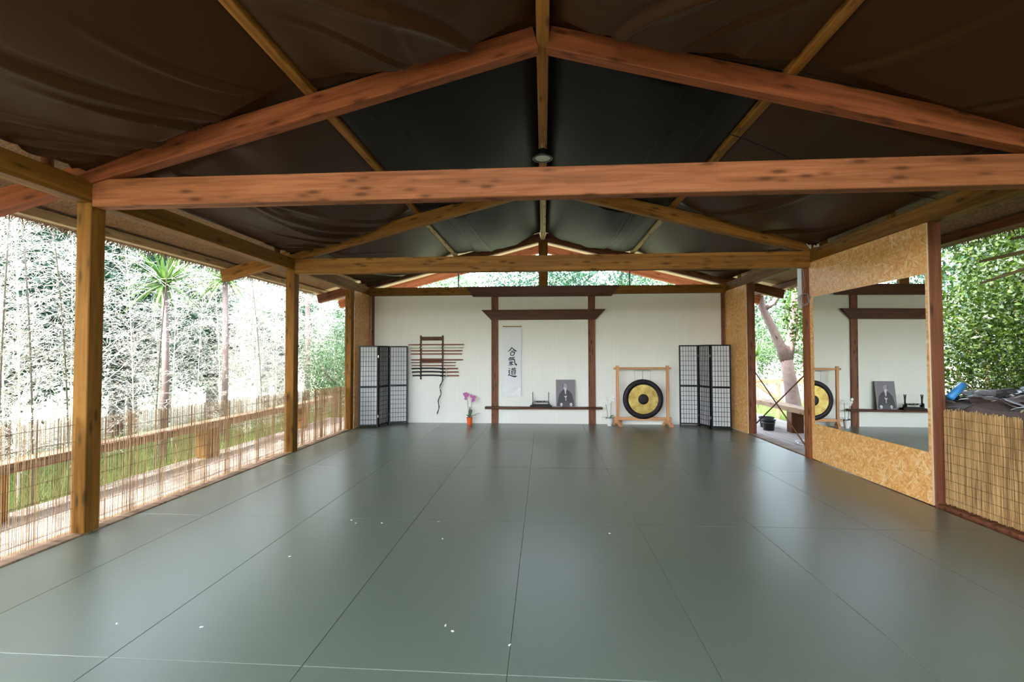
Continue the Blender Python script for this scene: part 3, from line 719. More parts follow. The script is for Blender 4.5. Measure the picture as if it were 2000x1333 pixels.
# ------------------------------------------------------------------ orchids
def orchid(x, y, pot_m, r0, r1, ph, stems, petal, centre, label, leaves):
    t = thing('potted_orchid', label, 'plant', (x, y, 0))
    MB().lathe([(0, 0.0), (r0, 0.0), (r1, ph), (r1 + 0.006, ph), (r1 + 0.006, ph - 0.015 + 0.015), (r1 - 0.008, ph), (r1 - 0.012, ph - 0.02), (0, ph - 0.02)], 28).build('pot', pot_m, t, smooth=False)
    MB().lathe([(0, 0.004), (r1 - 0.012, 0)], 20, (0, 0, ph - 0.016)).build('soil', M_SOIL, t)
    for (az, ln, dr, rise) in leaves:
        b = MB(); n = 8; base = len(b.v)
        for k in range(n + 1):
            tt = k / n; rr = ln * tt; z = ph - 0.01 + rise * math.sin(tt * PI * 0.8) + dr * tt * tt; w = 0.026 * math.sin(PI * min(1, tt * 0.9 + 0.08)) + 0.002
            for q in (-1, 0, 1): b.v.append((rr * math.cos(az) - q * w * math.sin(az), rr * math.sin(az) + q * w * math.cos(az), z - (0.006 if q == 0 else 0)))
        for k in range(n):
            for q in (0, 1): a = base + 3 * k + q; b.f.append((a, a + 1, a + 4, a + 3))
        b.build('leaf', M_ORCHLEAF, t, smooth=True, fix=False)
    for (sx, sy, hgt, lean, fl) in stems:
        pts = [(sx + lean * (k / 10) ** 2, sy, ph - 0.02 + (hgt - ph) * k / 10) for k in range(11)]
        s = MB().tube(pts, 0.0045, 6).build('stem', M_STEM, t, smooth=True)
        for (fx, fz) in fl:
            b = MB(); cx = sx + fx; cz = hgt + fz
            for p in range(5):
                a = p * 2 * PI / 5 + fx * 30; n = len(b.v); L_ = 0.036; wv = 0.017
                ca, sa = math.cos(a), math.sin(a)
                b.v += [(cx, sy - 0.01, cz), (cx + L_ * 0.6 * ca - wv * sa, sy - 0.022, cz + L_ * 0.6 * sa + wv * ca), (cx + L_ * ca, sy - 0.016, cz + L_ * sa), (cx + L_ * 0.6 * ca + wv * sa, sy - 0.022, cz + L_ * 0.6 * sa - wv * ca)]
                b.f.append((n, n + 1, n + 2, n + 3))
            fo = b.build('flower', petal, s, fix=False)
            s2 = MB().lathe([(0, -0.03), (0.007, -0.026), (0.005, -0.012)], 8, (cx, sy, cz), 'y'); 
            b2 = len(b.v)
    return t
orchid(-1.585, 9.93, M_ORANGEPOT, 0.048, 0.064, 0.155, [(-0.02, 0.0, 0.64, -0.045, [(-0.09, 0.01), (-0.05, 0.02), (-0.065, -0.03), (-0.02, -0.02), (-0.06, -0.085), (-0.01, 0.0)]), (0.03, 0.01, 0.57, 0.03, [(0.05, 0.0), (0.01, 0.035), (0.06, -0.045), (0.035, -0.06), (0.08, 0.02)])],
       M_PINK, M_MAGENTA, 'orchid with pink flowers in an orange pot', [(0.15, 0.22, 0.07, 0.05), (0.5, 0.15, 0.02, 0.04), (1.2, 0.1, 0.12, 0.08), (2.8, 0.08, 0.05, 0.03), (1.6, 0.07, 0.2, 0.05)])
orchid(1.375, 9.90, M_WHITEPOT, 0.042, 0.07, 0.165, [(-0.035, 0.0, 0.56, -0.06, [(-0.07, 0.03), (-0.055, -0.03), (-0.03, -0.075)]), (0.03, 0.0, 0.56, 0.015, [(0.0, 0.03), (0.04, -0.02), (-0.02, -0.05), (0.05, 0.05)])],
       M_PETALW, M_PINK, 'orchid with white flowers in a white pot', [(0.1, 0.15, 0.01, 0.03), (0.4, 0.12, 0.03, 0.05), (3.0, 0.15, 0.0, 0.03), (3.6, 0.09, -0.02, 0.03), (-0.5, 0.1, -0.02, 0.03)])

# ------------------------------------------------------------------ portrait and black sword stand on the shelf
pt = thing('portrait_print', 'black and white portrait of a bearded person in a dark kimono, leaning on the wall', 'picture', (0.472, 10.02, 0.3745))
pt.rotation_euler = (-0.135, 0, 0)
def pmat(n, g, tint=(1.0, 0.88, 0.98)): return plain(n, tuple(g * c for c in tint), 0.55, var=0.06)
MG, MDK, MSK, MLT, MHK = pmat('print_grey', 0.19), pmat('print_black', 0.028), pmat('print_skin', 0.36), pmat('print_light', 0.62), pmat('print_dark_grey', 0.055)
MB().box(-0.203, 0.203, 0.0, 0.006, 0, 0.585).build('print_panel', MG, pt)
def flat(name, poly, mat, d): return MB().prism(poly, 1, -d, -d + 0.0006).build(name, mat, pt)
def ell(cx, cz, a, b_, n=20): return [(cx + a * math.cos(2 * PI * k / n), cz + b_ * math.sin(2 * PI * k / n)) for k in range(n)]
flat('printed_robe', [(-0.185, 0.02), (-0.165, 0.14), (-0.13, 0.28), (-0.08, 0.345), (-0.03, 0.375), (0.03, 0.375), (0.09, 0.335), (0.14, 0.27), (0.17, 0.13), (0.185, 0.02)], MDK, 0.001)
flat('printed_skirt', [(-0.08, 0.0), (-0.05, 0.11), (0.06, 0.11), (0.09, 0.0)], MHK, 0.0018)
flat('printed_head', ell(-0.012, 0.44, 0.046, 0.065), MSK, 0.0018)
flat('printed_head_shadow', [(-0.056, 0.415), (-0.060, 0.45), (-0.050, 0.485), (-0.036, 0.50), (-0.044, 0.46), (-0.044, 0.415)], MHK, 0.0026)  # dark print shape standing for shadow on the side of the bald head
flat('printed_beard', [(-0.032, 0.41), (0.018, 0.41), (0.022, 0.37), (0.0, 0.30), (-0.018, 0.34)], MLT, 0.0026)
flat('printed_collar', [(-0.02, 0.345), (0.0, 0.30), (0.02, 0.345), (0.006, 0.27), (-0.008, 0.27)], MLT, 0.0034)
flat('printed_cord', [(-0.035, 0.245), (-0.01, 0.23), (0.035, 0.25), (0.022, 0.21), (0.012, 0.21), (0.014, 0.13), (0.0, 0.13), (-0.004, 0.2), (-0.02, 0.215)], MLT, 0.0026)
flat('printed_hand', ell(-0.09, 0.055, 0.026, 0.036, 12), MLT, 0.0026); flat('printed_hand', ell(0.115, 0.055, 0.03, 0.036, 12), MLT, 0.0026)
for ex in (-0.028, 0.006): flat('printed_eye', ell(ex, 0.45, 0.007, 0.004, 8), MHK, 0.0026)

ks = thing('sword_stand', 'small empty black sword stand on the dark wall shelf', 'stand', (-0.055, 10.03, 0.3745))
MB().cbox(-0.235, 0.235, -0.055, 0.055, 0, 0.035, 0.006).build('base', M_BLACK, ks)
MB().cbox(-0.20, 0.20, -0.03, 0.03, 0.0352, 0.06, 0.004).build('plinth', M_BLACK, ks)
for x in (-0.175, 0.165):
    b = MB().box(-0.012, 0.012, -0.045, 0.045, 0.0602, 0.10)
    b.prism([(-0.02, 0.10), (0.02, 0.10), (0.014, 0.20), (0.030, 0.315), (0.018, 0.315), (0.0, 0.225), (-0.018, 0.315), (-0.030, 0.315), (-0.014, 0.20)], 0, -0.007, 0.007)
    b.box(-0.007, 0.007, -0.05, -0.02, 0.10, 0.135)
    b.build('upright', M_BLACK, ks, loc=(x, 0, 0))
b = MB().box(-0.163, 0.153, -0.008, 0.008, 0.118, 0.13); b.box(-0.163, 0.153, -0.008, 0.008, 0.094, 0.104)
for x in (-0.08, -0.005, 0.07): b.box(x - 0.02, x + 0.02, -0.008, 0.008, 0.104, 0.118)
b.build('crossbar', M_BLACK, ks)

# ------------------------------------------------------------------ mirror
mr = MB().box(-0.003, 0.003, -0.951, 0.951, -0.895, 0.895).build('wall_mirror', M_MIRROR)
mr.location = (3.838, 5.899, 1.418); mr.rotation_euler = (0, 0.004, 0.014)
tag(mr, 'large frameless mirror fixed on the strand board wall', 'mirror')

# ------------------------------------------------------------------ lamp under the ridge
lp = thing('ceiling_lamp', 'round black high bay lamp hanging from the ridge beam', 'lamp', (0.0, 5.45, 3.835))
MB().lathe([(0.0, 0.10), (0.045, 0.10), (0.055, 0.075), (0.075, 0.07), (0.08, 0.035), (0.115, 0.02), (0.125, 0.0), (0.122, -0.012), (0.092, -0.012), (0.092, 0.0)], 40).build('lamp_body', M_BLACK, lp, smooth=False)
rb = MB()
for k in range(16):
    a = k * PI / 8; rb.tube([(0.05 * math.cos(a), 0.05 * math.sin(a), 0.09), (0.10 * math.cos(a), 0.10 * math.sin(a), 0.03)], 0.004, 5)
rb.build('cooling_fins', M_BLACKM, lp)
MB().lathe([(0.092, -0.008), (0.05, -0.014), (0.0, -0.016)], 40).build('lamp_lens', M_LENS, lp, smooth=True)
MB().lathe([(0.118, -0.013), (0.100, -0.0135)], 40).build('lens_ring', M_DARKGREY, lp)
MB().tube([(0, 0, 0.10), (0.0, 0, 0.13), (0.012, 0, 0.15), (0.0, 0, 0.17), (-0.012, 0, 0.15), (0, 0, 0.13)], 0.004, 6).build('hook', M_STEEL, lp, smooth=True)
MB().tube([(0.02, 0, 0.10), (0.05, 0.01, 0.12), (0.03, 0.02, 0.16), (0.04, 0.03, 0.172)], 0.003, 5).build('lamp_cable', M_BLACKM, lp, smooth=True)

# ------------------------------------------------------------------ bits on the right posts
wp = MB().cbox(-0.022, 0.022, -0.085, 0.085, 0, 0.62, 0.003, 2).build('pale_sleeve', M_WHITE, loc=(3.93, 7.275, 2.2)); 
tag(wp, 'pale grey flat strip on the side of the post at the right opening', 'strip'); wp.location = (3.905, 7.1915 + 0.0855, 2.20)
cb = MB(); pts = []
for k in range(60):
    a = k / 59 * 4.3 * PI; pts.append((3.80 + 0.02 * math.sin(a * 0.7) - 0.0002 * k, 7.02 + 0.13 * math.cos(a) * (1 - k / 200), 2.30 + 0.085 * math.sin(a) + 0.01 * math.sin(a * 2.3)))
pts = [(3.80, 7.0, 2.99), (3.80, 7.10, 2.96), (3.815, 7.12, 2.85), (3.822, 7.08, 2.7), (3.825, 7.05, 2.5)] + pts
cb.tube(pts, 0.004, 6); tag(cb.build('cable_coil', M_CABLE, smooth=True), 'grey loose cable coiled around the post left of the mirror', 'cable')
t = thing('floodlight', 'pair of small white panels angled on the right eave beam', 'lamp', (3.87, 6.87, 3.012))
MB().cbox(-0.006, 0.006, -0.035, 0.035, 0, 0.15, 0.003, 2).build('panel', M_WHITE, t, loc=(-0.02, 0.12, 0.005), rot=(0.15, -0.45, 0.9))
MB().cbox(-0.006, 0.006, -0.035, 0.035, 0, 0.15, 0.003, 2).build('panel', M_WHITE, t, loc=(0.0, -0.04, 0.005), rot=(0.1, 0.15, 0.9))
MB().box(-0.02, 0.02, -0.07, 0.14, 0.0, 0.006).build('bracket', M_STEEL, t)

# crossed rods in the right opening
tag(MB().tube([(3.955, 9.06, 1.20), (3.955, 7.20, 0.01)], 0.011, 8).build('brace_rod', M_RUST, smooth=True), 'rusty diagonal rod falling from the far post to the near post foot', 'rod')
tag(MB().tube([(3.985, 7.20, 1.30), (3.985, 9.05, 0.20)], 0.011, 8).build('brace_rod', M_RUST, smooth=True), 'rusty diagonal rod rising towards the post left of the mirror', 'rod')

# ================================================================== REED SCREENS
def reeds(x, y0, y1, z0, h0, h1, pitch, r, seed, mat, label, lay=1):
    rg = np.random.default_rng(seed); t = thing('reed_screen', label, 'screen', (x, (y0 + y1) / 2, z0))
    b = MB(); ym = (y0 + y1) / 2
    for ly in range(lay):
        y = y0 + rg.uniform(0, pitch)
        while y < y1 - 0.004:
            f = (y - y0) / (y1 - y0); h = h0 + (h1 - h0) * f + rg.normal(0, 0.012); dx = ly * 0.012 + rg.uniform(-0.004, 0.004); l1 = rg.normal(0, 0.008); rr = r * rg.uniform(0.6, 1.25)
            yb = min(max(y, y0 + 0.004), y1 - 0.004) - ym; yt = min(max(y + l1, y0 + 0.004), y1 - 0.004) - ym; zb = rg.uniform(0, 0.02)
            n = len(b.v)
            for (yy, z) in ((yb, zb), (yt, h)):
                b.v += [(dx - rr, yy - rr * 0.6, z), (dx + rr, yy - rr * 0.6, z), (dx, yy + rr, z)]
            b.f += [(n, n + 1, n + 4, n + 3), (n + 1, n + 2, n + 5, n + 4), (n + 2, n, n + 3, n + 5), (n + 3, n + 4, n + 5)]
            y += pitch * rg.uniform(0.55, 1.5) * max(0.45, 1 + (0.5 * math.sin(y * 5.1 + seed) * math.sin(y * 13.7) + 0.3 * math.sin(y * 31) if lay == 1 else 0))
    b.build('reeds', mat, t, fix=False)
    w = MB()
    nw = 7 if lay == 1 else 10
    for k in range(nw):
        z = 0.07 + k * (min(h0, h1) - 0.14) / (nw - 1)
        for sx in (-0.011, 0.011 + 0.012 * (lay - 1)): w.tube([(sx, y0 - ym + 0.003, z), (sx * 1.1, 0, z - 0.006), (sx, y1 - ym - 0.003, z)], 0.0016, 4)
    w.build('stitching_wire', M_RUST, t)
    return t
reeds(-3.96, -0.9, 3.69, 0.012, 1.02, 0.98, 0.0115, 0.0019, 1, M_REED, 'sparse see-through reed screen on the left, before the nearest post')
reeds(-3.96, 3.84, 6.945, 0.012, 0.96, 0.90, 0.0105, 0.0022, 2, M_REED, 'see-through reed screen on the left between nearest and middle post')
reeds(-3.96, 7.095, 9.11, 0.012, 0.90, 0.86, 0.0085, 0.0026, 3, M_REED, 'denser golden reed screen on the left between the two far posts')
reeds(3.965, -0.9, 4.915, 0.02, 1.0, 0.93, 0.0060, 0.0036, 4, M_REEDR, 'dense opaque reed screen on the right, in front of the scrap pile', 2)

# ================================================================== OUTSIDE: benches
def bench(x0, x1, y0, y1, zt, th, legs, label, m=W_GREY, ml=W_HONEY, lw=0.26, zb=-0.10):
    t = thing('bench', label, 'bench', ((x0 + x1) / 2, (y0 + y1) / 2, zb)); xc = (x0 + x1) / 2; yc = (y0 + y1) / 2
    beam('bench_seat', (0, y0 - yc, zt - zb - th / 2), (0, y1 - yc, zt - zb - th / 2), x1 - x0, th, m, t)
    for y in legs: beam('leg', (0, y - yc, 0), (0, y - yc, zt - zb - th - 0.001), (x1 - x0) * 0.8, lw, ml, t)
bench(-5.42, -5.18, -0.8, 11.4, 0.46, 0.105, (1.2, 4.1, 7.05, 9.9), 'long timber bench along the left deck behind the reed screen', W_GREY)
bench(4.98, 5.28, 7.6, 13.2, 0.43, 0.105, (9.9, 12.6), 'long pale timber bench on the right deck', W_GREY, W_DARK, 0.2)
# low timber rail behind the tree
t = thing('timber_rail', 'low greyish timber rail behind the forked tree', 'rail', (6.6, 13.6, -0.55))
beam('rail', (-1.6, 0, 1.27), (1.4, 0, 1.28), 0.06, 0.14, W_GREY, t)
for x in (-1.4, 0.0, 1.3): beam('leg', (x, 0, 0), (x, 0, 1.20), 0.08, 0.08, W_GREY, t)
beam('brace', (-0.6, -0.05, 1.2), (0.4, -0.05, 0.45), 0.04, 0.10, W_GREY, t)
# black crates / tubs beside the bench leg
for x, y, r, lb in ((4.72, 10.15, 0.12, 'black plastic pot standing on the right deck beside the bench leg'), (4.86, 10.55, 0.14, 'second black plastic pot on the right deck, behind the first')):
    t = thing('plastic_pot', lb, 'pot', (x, y, -0.10))
    MB().lathe([(0, 0), (r * 0.85, 0), (r, 0.2), (r + 0.015, 0.2), (r + 0.015, 0.225), (r - 0.01, 0.225), (r * 0.8, 0.02), (0, 0.02)], 24).build('pot_body', M_BLACKM, t, smooth=False)
    MB().tube([((r + 0.012) * math.cos(a), (r + 0.012) * math.sin(a), 0.16) for a in np.linspace(0, 2 * PI, 25)], 0.006, 5).build('pot_band', M_DARKGREY, t)
# pale hose on the right deck
b = MB(); b.tube([(4.75 + 0.28 * math.cos(a) * (1 + 0.02 * a), 8.5 + 0.25 * math.sin(a), -0.088 + 0.004 * a) for a in np.linspace(0, 9, 60)], 0.011, 6)
tag(b.build('hose', M_WHITE, smooth=True), 'pale coiled hose lying on the right deck', 'hose')

# ================================================================== SCRAP PILE behind the right reed screen
rg = random.Random(11)
M_SLAB = [plain('grey_felt_scrap', (0.16, 0.15, 0.16), 0.7), plain('pale_grey_scrap', (0.48, 0.48, 0.54), 0.3), plain('brown_grey_scrap', (0.17, 0.13, 0.12), 0.8), plain('green_tarp_scrap', (0.03, 0.10, 0.08), 0.5)]
hp = MB(); n0 = 0
nx, ny = 16, 40
def pile_h(x, y):
    u = (x - 4.2) / 1.5; v = (y - 1.2) / 5.4
    return 1.19 * max(0, math.sin(PI * min(1, max(0, u * 0.55 + 0.35)))) ** 0.4 * max(0, math.sin(PI * min(1, max(0, v)))) ** 0.3 - 0.10 + 0.05 * math.sin(9 * x + 5 * y)
for j in range(ny + 1):
    for i in range(nx + 1):
        x = 4.15 + 1.6 * i / nx; y = 1.2 + 5.4 * j / ny; z = pile_h(x, y) if 0 < i < nx and 0 < j < ny else -0.56
        if i == 0: x = 4.10
        hp.v.append((x, y, z))
for j in range(ny):
    for i in range(nx): a = j * (nx + 1) + i; hp.f.append((a, a + 1, a + nx + 2, a + nx + 1))
tag(hp.build('scrap_heap', M_SLAB[2], fix=False), 'heap of folded dark sheeting under the scraps, behind the right reed screen', 'heap', kind='stuff')
def slab(seed, L_, W_, m):
    r_ = random.Random(seed); b = MB(); n = 9
    out = [(L_ * math.cos(2 * PI * k / n) * r_.uniform(0.7, 1.1), W_ * math.sin(2 * PI * k / n) * r_.uniform(0.7, 1.15)) for k in range(n)]
    top = [(x, y, 0.012 + r_.uniform(-0.02, 0.02)) for x, y in out]; bot = [(x, y, z - 0.012) for x, y, z in top]
    b.v = top + bot + [(0, 0, 0.035), (0, 0, 0.018)]
    for k in range(n):
        q = (k + 1) % n; b.f += [(k, q, 2 * n), (q + n, k + n, 2 * n + 1), (k, k + n, q + n, q)]
    return b.mesh('scrap_sheet', m)
sl = [slab(k, 0.30 + 0.06 * (k % 3), 0.19 + 0.03 * (k % 2), M_SLAB[(0, 1, 2, 0, 1, 2, 3, 2)[k]]) for k in range(8)]
names = {0: 'dark grey', 1: 'pale grey', 2: 'brown grey', 3: 'green'}
for i in range(280):
    x = rg.uniform(4.32, 5.4) if i % 3 else rg.uniform(4.17, 4.42); y = rg.uniform(2.3, 6.2); k = rg.randrange(8)
    if x < 4.9 and y < 4.6 and rg.random() < 0.4: k = 6
    ci = (0, 1, 2, 0, 1, 2, 3, 2)[k]
    o = bpy.data.objects.new('scrap_sheet', sl[k]); COL.objects.link(o)
    o.location = (x, y, pile_h(x, y) + rg.uniform(0.0, 0.13)); o.rotation_euler = (rg.uniform(-0.4, 0.4), rg.uniform(-0.4, 0.4), rg.uniform(0, 6.28)); o.scale = (rg.uniform(0.4, 0.85) if x > 4.55 else 0.42,) * 3
    tag(o, names[ci] + ' crumpled sheet scrap piled behind the right reed screen', 'scrap', names[ci] + ' scraps in the pile')
b = MB().tube([(4.10, 5.0, 1.06), (4.27, 5.05, 1.19)], 0.035, 12); b.v = [(x, y, z) for x, y, z in b.v]
bt = b.build('blue_roll', M_BLUE, smooth=True); tag(bt, 'bright blue plastic roll on the scrap pile beside the red brown post', 'roll')
tag(MB().tube([(4.45, 5.3, 1.12), (4.5, 5.1, 1.13), (4.5, 4.8, 1.10), (4.35, 4.5, 1.04), (4.15, 4.35, 1.0)], 0.008, 6).build('rope', M_BAMBOO_STICK, smooth=True), 'pale rope trailing over the scrap pile', 'rope')

# ================================================================== VEGETATION
def leaves_mb(cent, nrm_bias, ln, wd, rg_, b=None):
    """one diamond leaf per centre point"""
    n = len(cent); d = rg_.normal(size=(n, 3)); d[:, 2] += nrm_bias; d /= np.linalg.norm(d, axis=1)[:, None]
    e = rg_.normal(size=(n, 3)); e -= (e * d).sum(1)[:, None] * d; e /= np.linalg.norm(e, axis=1)[:, None]
    L_ = ln * rg_.uniform(0.6, 1.3, n)[:, None]; W_ = wd * rg_.uniform(0.7, 1.2, n)[:, None]
    nn = np.cross(d, e)
    V = np.stack([cent, cent + d * L_ * 0.45 + e * W_ + nn * W_ * 0.25, cent + d * L_, cent + d * L_ * 0.45 - e * W_ + nn * W_ * 0.25], 1).reshape(-1, 3)
    F = np.arange(4 * n).reshape(-1, 4)
    return V, F
def np_mesh(name, V, F, mat):
    me = bpy.data.meshes.new(name); me.from_pydata(V.tolist(), [], F.tolist()); me.materials.append(mat); me.update(); return me
def clump(n_cl, n_leaf, rad, r_cl, rg_, squash=1.0, shell=0.6):
    pts = []
    for i in range(n_cl):
        d = rg_.normal(size=3); d /= np.linalg.norm(d); c = d * np.array(rad) * rg_.uniform(shell, 1.0)
        pts.append(c + rg_.normal(size=(n_leaf, 3)) * r_cl * np.array([1, 1, squash]))
    return np.concatenate(pts)
def link(name, me, parent=None, loc=(0, 0, 0)):
    o = bpy.data.objects.new(name, me); COL.objects.link(o)
    if parent: o.parent = parent
    o.location = loc; return o
# --- bamboo plants, three variants each with culm, twigs, leaves
def bamboo_variant(seed, H, pale, lean, fan):
    r_ = np.random.default_rng(seed); cul = MB(); tw = MB(); lc = []
    ax, ay = lean
    def cp(t): return Vector((ax * t * t * H, ay * t * t * H, H * t))
    n = 18; cul.tube([tuple(cp(k / n)) for k in range(n + 1)], [(0.011 if pale else 0.009) * (1 - 0.75 * k / n) + 0.002 for k in range(n + 1)], 6)
    for k in range(1, 26):
        t = k / 26; p = cp(t); cul.tube([tuple(p - Vector((0, 0, 0.006))), tuple(p + Vector((0, 0, 0.006)))], 0.010 * (1 - 0.7 * t) + 0.005, 6)
        if t < 0.10: continue
        for s in range(fan):
            a = r_.uniform(0, 2 * PI); ln = r_.uniform(0.4, 1.15) * (1.15 - 0.5 * t); el = r_.uniform(0.2, 1.0)
            q = [p]; d = Vector((math.cos(a) * math.cos(el), math.sin(a) * math.cos(el), math.sin(el)))
            for m in range(4): q.append(q[-1] + d * ln / 4); d = (d + Vector((r_.normal() * 0.15, r_.normal() * 0.15, -0.13))).normalized()
            tw.tube([tuple(v) for v in q], [0.0042, 0.0036, 0.003, 0.0024, 0.0016], 3, False)
            for m in range(1, 5):
                for w_ in range(2):
                    d2 = Vector((r_.normal(), r_.normal(), r_.normal() * 0.6 + 0.1)).normalized(); l2 = r_.uniform(0.10, 0.28)
                    e2 = q[m] + d2 * l2; tw.tube([tuple(q[m]), tuple(e2)], [0.0022, 0.0012], 3, False)
                    for lf in range(2): lc.append(q[m].lerp(e2, r_.uniform(0.4, 1.05)) + Vector(r_.normal(size=3) * 0.02))
    V, F = leaves_mb(np.array([tuple(v) for v in lc]), -0.35, 0.075, 0.0065, r_)
    return (cul.mesh('culm', M_CULMPALE if pale else M_CULM), tw.mesh('twigs', M_BAMBOOTWIG), np_mesh('leaves', V, F, M_BAMBOOLEAF))
BV = [bamboo_variant(41, 6.2, True, (0.02, 0.07), 5), bamboo_variant(42, 5.4, True, (-0.05, -0.03), 6), bamboo_variant(43, 6.8, True, (0.04, -0.05), 5), bamboo_variant(44, 4.6, True, (0.05, 0.04), 6), bamboo_variant(45, 6.0, False, (-0.05, 0.09), 1)]
protos = []
def bamboo_tree(k, x, y, rz, s):
    t = thing('bamboo', '', 'bamboo', (x, y, -0.55), rz); t.scale = (s, s, s)
    link('culm', BV[k][0], t); link('twigs', BV[k][1], t); link('leaves', BV[k][2], t)
    if k == 4: tag(t, 'dark bare-stemmed bamboo cane leaning in front of the pale thicket', 'bamboo', 'dark bamboo canes on the left')
    else: tag(t, 'pale feathery bamboo in the thicket beyond the left deck', 'bamboo', 'pale bamboo thicket on the left')
rb = random.Random(21)
for row, xr in enumerate((-6.3, -7.3, -8.4)):
    y = -1.2 + row * 0.3
    while y < 15.5:
        if not (row >= 1 and rb.random() < 0.4) and not (row < 1 and (6.5 < y < 7.8 or 8.2 < y < 9.4 or 11.2 < y < 12.6)):
            bamboo_tree(rb.randrange(4), xr + rb.uniform(-0.3, 0.3), y, rb.uniform(0, 6.28), rb.uniform(0.8, 1.1) * (1 if y < 9 else 0.85))
        y += (0.8, 0.95, 1.2)[row] * rb.uniform(0.7, 1.3) * (1 if y < 7 else 0.7)
for x, y, rz in ((-5.75, 4.55, 0.2), (-5.8, 4.95, 1.0), (-5.85, 5.4, 2.5), (-5.8, 4.0, 0.4), (-6.0, 9.6, 1.4), (-5.8, 6.6, 4.0)): bamboo_tree(4, x, y, rz, 0.95)

# --- broadleaf trees
def tree_mesh(seed, rad, ncl, nl, rcl, ln, wd, mat, squash=1.0, shell=0.5):
    r_ = np.random.default_rng(seed); P = clump(ncl, nl, rad, rcl, r_, squash, shell); V, F = leaves_mb(P, -0.2, ln, wd, r_); return np_mesh('crown', V, F, mat)
def trunk_mesh(seed, h, r, mat, spread=1.2, nb=5):
    r_ = random.Random(seed); b = MB(); b.tube([(0, 0, 0), (0.05, 0.03, h * 0.4), (-0.03, 0.06, h * 0.75), (0, 0, h)], [r, r * 0.8, r * 0.6, r * 0.4], 10)
    for k in range(nb):
        a = k * 2.4 + r_.random(); z = h * r_.uniform(0.5, 0.9); b.tube([(0, 0, z), (spread * 0.5 * math.cos(a), spread * 0.5 * math.sin(a), z + 0.35 * spread), (spread * math.cos(a), spread * math.sin(a), z + 0.9 * spread)], [r * 0.45, r * 0.3, r * 0.12], 7)
    return b.mesh('trunk', mat, True)
def tree(loc, crown, trunk, h, label, cat='tree', group=None, rz=0, s=1.0, name='tree'):
    t = thing(name, label, cat, loc, rz, group); t.scale = (s, s, s)
    link('crown', crown, t, (0, 0, h)); link('trunk', trunk, t); return t
CE = [tree_mesh(1, (1.9, 1.9, 2.4), 90, 85, 0.33, 0.15, 0.035, M_EVER), tree_mesh(2, (1.7, 2.0, 2.0), 80, 85, 0.32, 0.15, 0.04, M_EVER), tree_mesh(3, (1.7, 1.7, 1.8), 90, 80, 0.28, 0.12, 0.03, M_EVERL)]
TR = [trunk_mesh(1, 3.6, 0.16, M_TRUNK), trunk_mesh(2, 3.0, 0.14, M_TRUNK)]
rt = random.Random(33)
for (x, y, k, s) in [(-10.8 - 0.5 * (i % 2), -1.5 + 2.1 * i, i % 2, 1.15) for i in range(8)] + [(-11.5, 15.6, 0, 0.95), (-14, 5, 1, 1.6), (-14, 10, 0, 1.6), (-14.5, 14, 1, 1.3)] + [(-9.9, 0.2 + 2.6 * i, i % 2, 0.72) for i in range(6)] + [(-10.3, 17.6, 0, 1.2), (-12.5, 20.0, 1, 1.6), (-8.8, 20.5, 0, 1.0), (-9.0, 14.6, 1, 0.8)]:
    tree((x, y, -0.55), CE[k], TR[k % 2], 3.5, 'dark evergreen tree beyond the bamboo on the left', group='dark evergreens on the left', rz=rt.uniform(0, 6), s=s)
for (x, y, s) in ((-6.6, 14.6, 0.74), (-5.75, 12.6, 0.52), (-8.2, 17.5, 0.8)):
    tree((x, y, -0.55), CE[2], TR[1], 3.0, 'light green bushy tree beside the far left post, ' + {-6.6: 'middle one', -5.75: 'smallest and nearest', -8.2: 'farthest'}[x], group='light green trees past the far left post', rz=rt.uniform(0, 6), s=s)
for (x, y, k, s) in ((-4.5, 22, 2, 1.25), (-1.0, 23, 0, 1.2), (2.2, 21.5, 1, 1.3), (5.8, 23, 2, 1.35), (9.5, 22, 0, 1.3)):
    tree((x, y, -0.55), CE[k], TR[k % 2], 3.6, 'garden tree far behind the white wall, ' + {-4.5: 'leftmost', -1.0: 'second from left', 2.2: 'middle one', 5.8: 'second from right', 9.5: 'rightmost'}[x], group='trees behind the white wall', rz=rt.uniform(0, 6), s=s)
for (x, y, k, s) in ((9.5, 17.0, 2, 0.9), (11.5, 14.5, 2, 1.0), (12.5, 19, 0, 1.1), (8.2, 19.5, 2, 0.8)):
    tree((x, y, -0.55), CE[k], TR[1], 3.0, 'leafy tree seen through the right opening', group='trees through the right opening', rz=rt.uniform(0, 6), s=s)

# --- spiky palms
def palm(seed, h, n=90, ln=1.0):
    r_ = random.Random(seed); b = MB()
    for i in range(n):
        a = r_.uniform(0, 2 * PI); el = r_.uniform(-0.5, 1.35); L_ = ln * r_.uniform(0.7, 1.1); w = 0.022; base = len(b.v); K = 6
        p = Vector((0, 0, 0)); d = Vector((math.cos(a) * math.cos(el), math.sin(a) * math.cos(el), math.sin(el))); s = Vector((-math.sin(a), math.cos(a), 0))
        for k in range(K + 1):
            ww = w * (1 - (k / K) ** 2) + 0.001; b.v += [tuple(p - s * ww), tuple(p + s * ww)]; p = p + d * L_ / K; d = (d + Vector((0, 0, -0.13))).normalized()
        for k in range(K): q = base + 2 * k; b.f.append((q, q + 1, q + 3, q + 2))
    return b.mesh('fronds', M_PALM)
PM = palm(5, 3); PT = MB().tube([(0, 0, 0), (0.05, 0, 1.5), (0, 0, 3.2)], [0.07, 0.05, 0.045], 10).mesh('trunk', M_TRUNK, True)
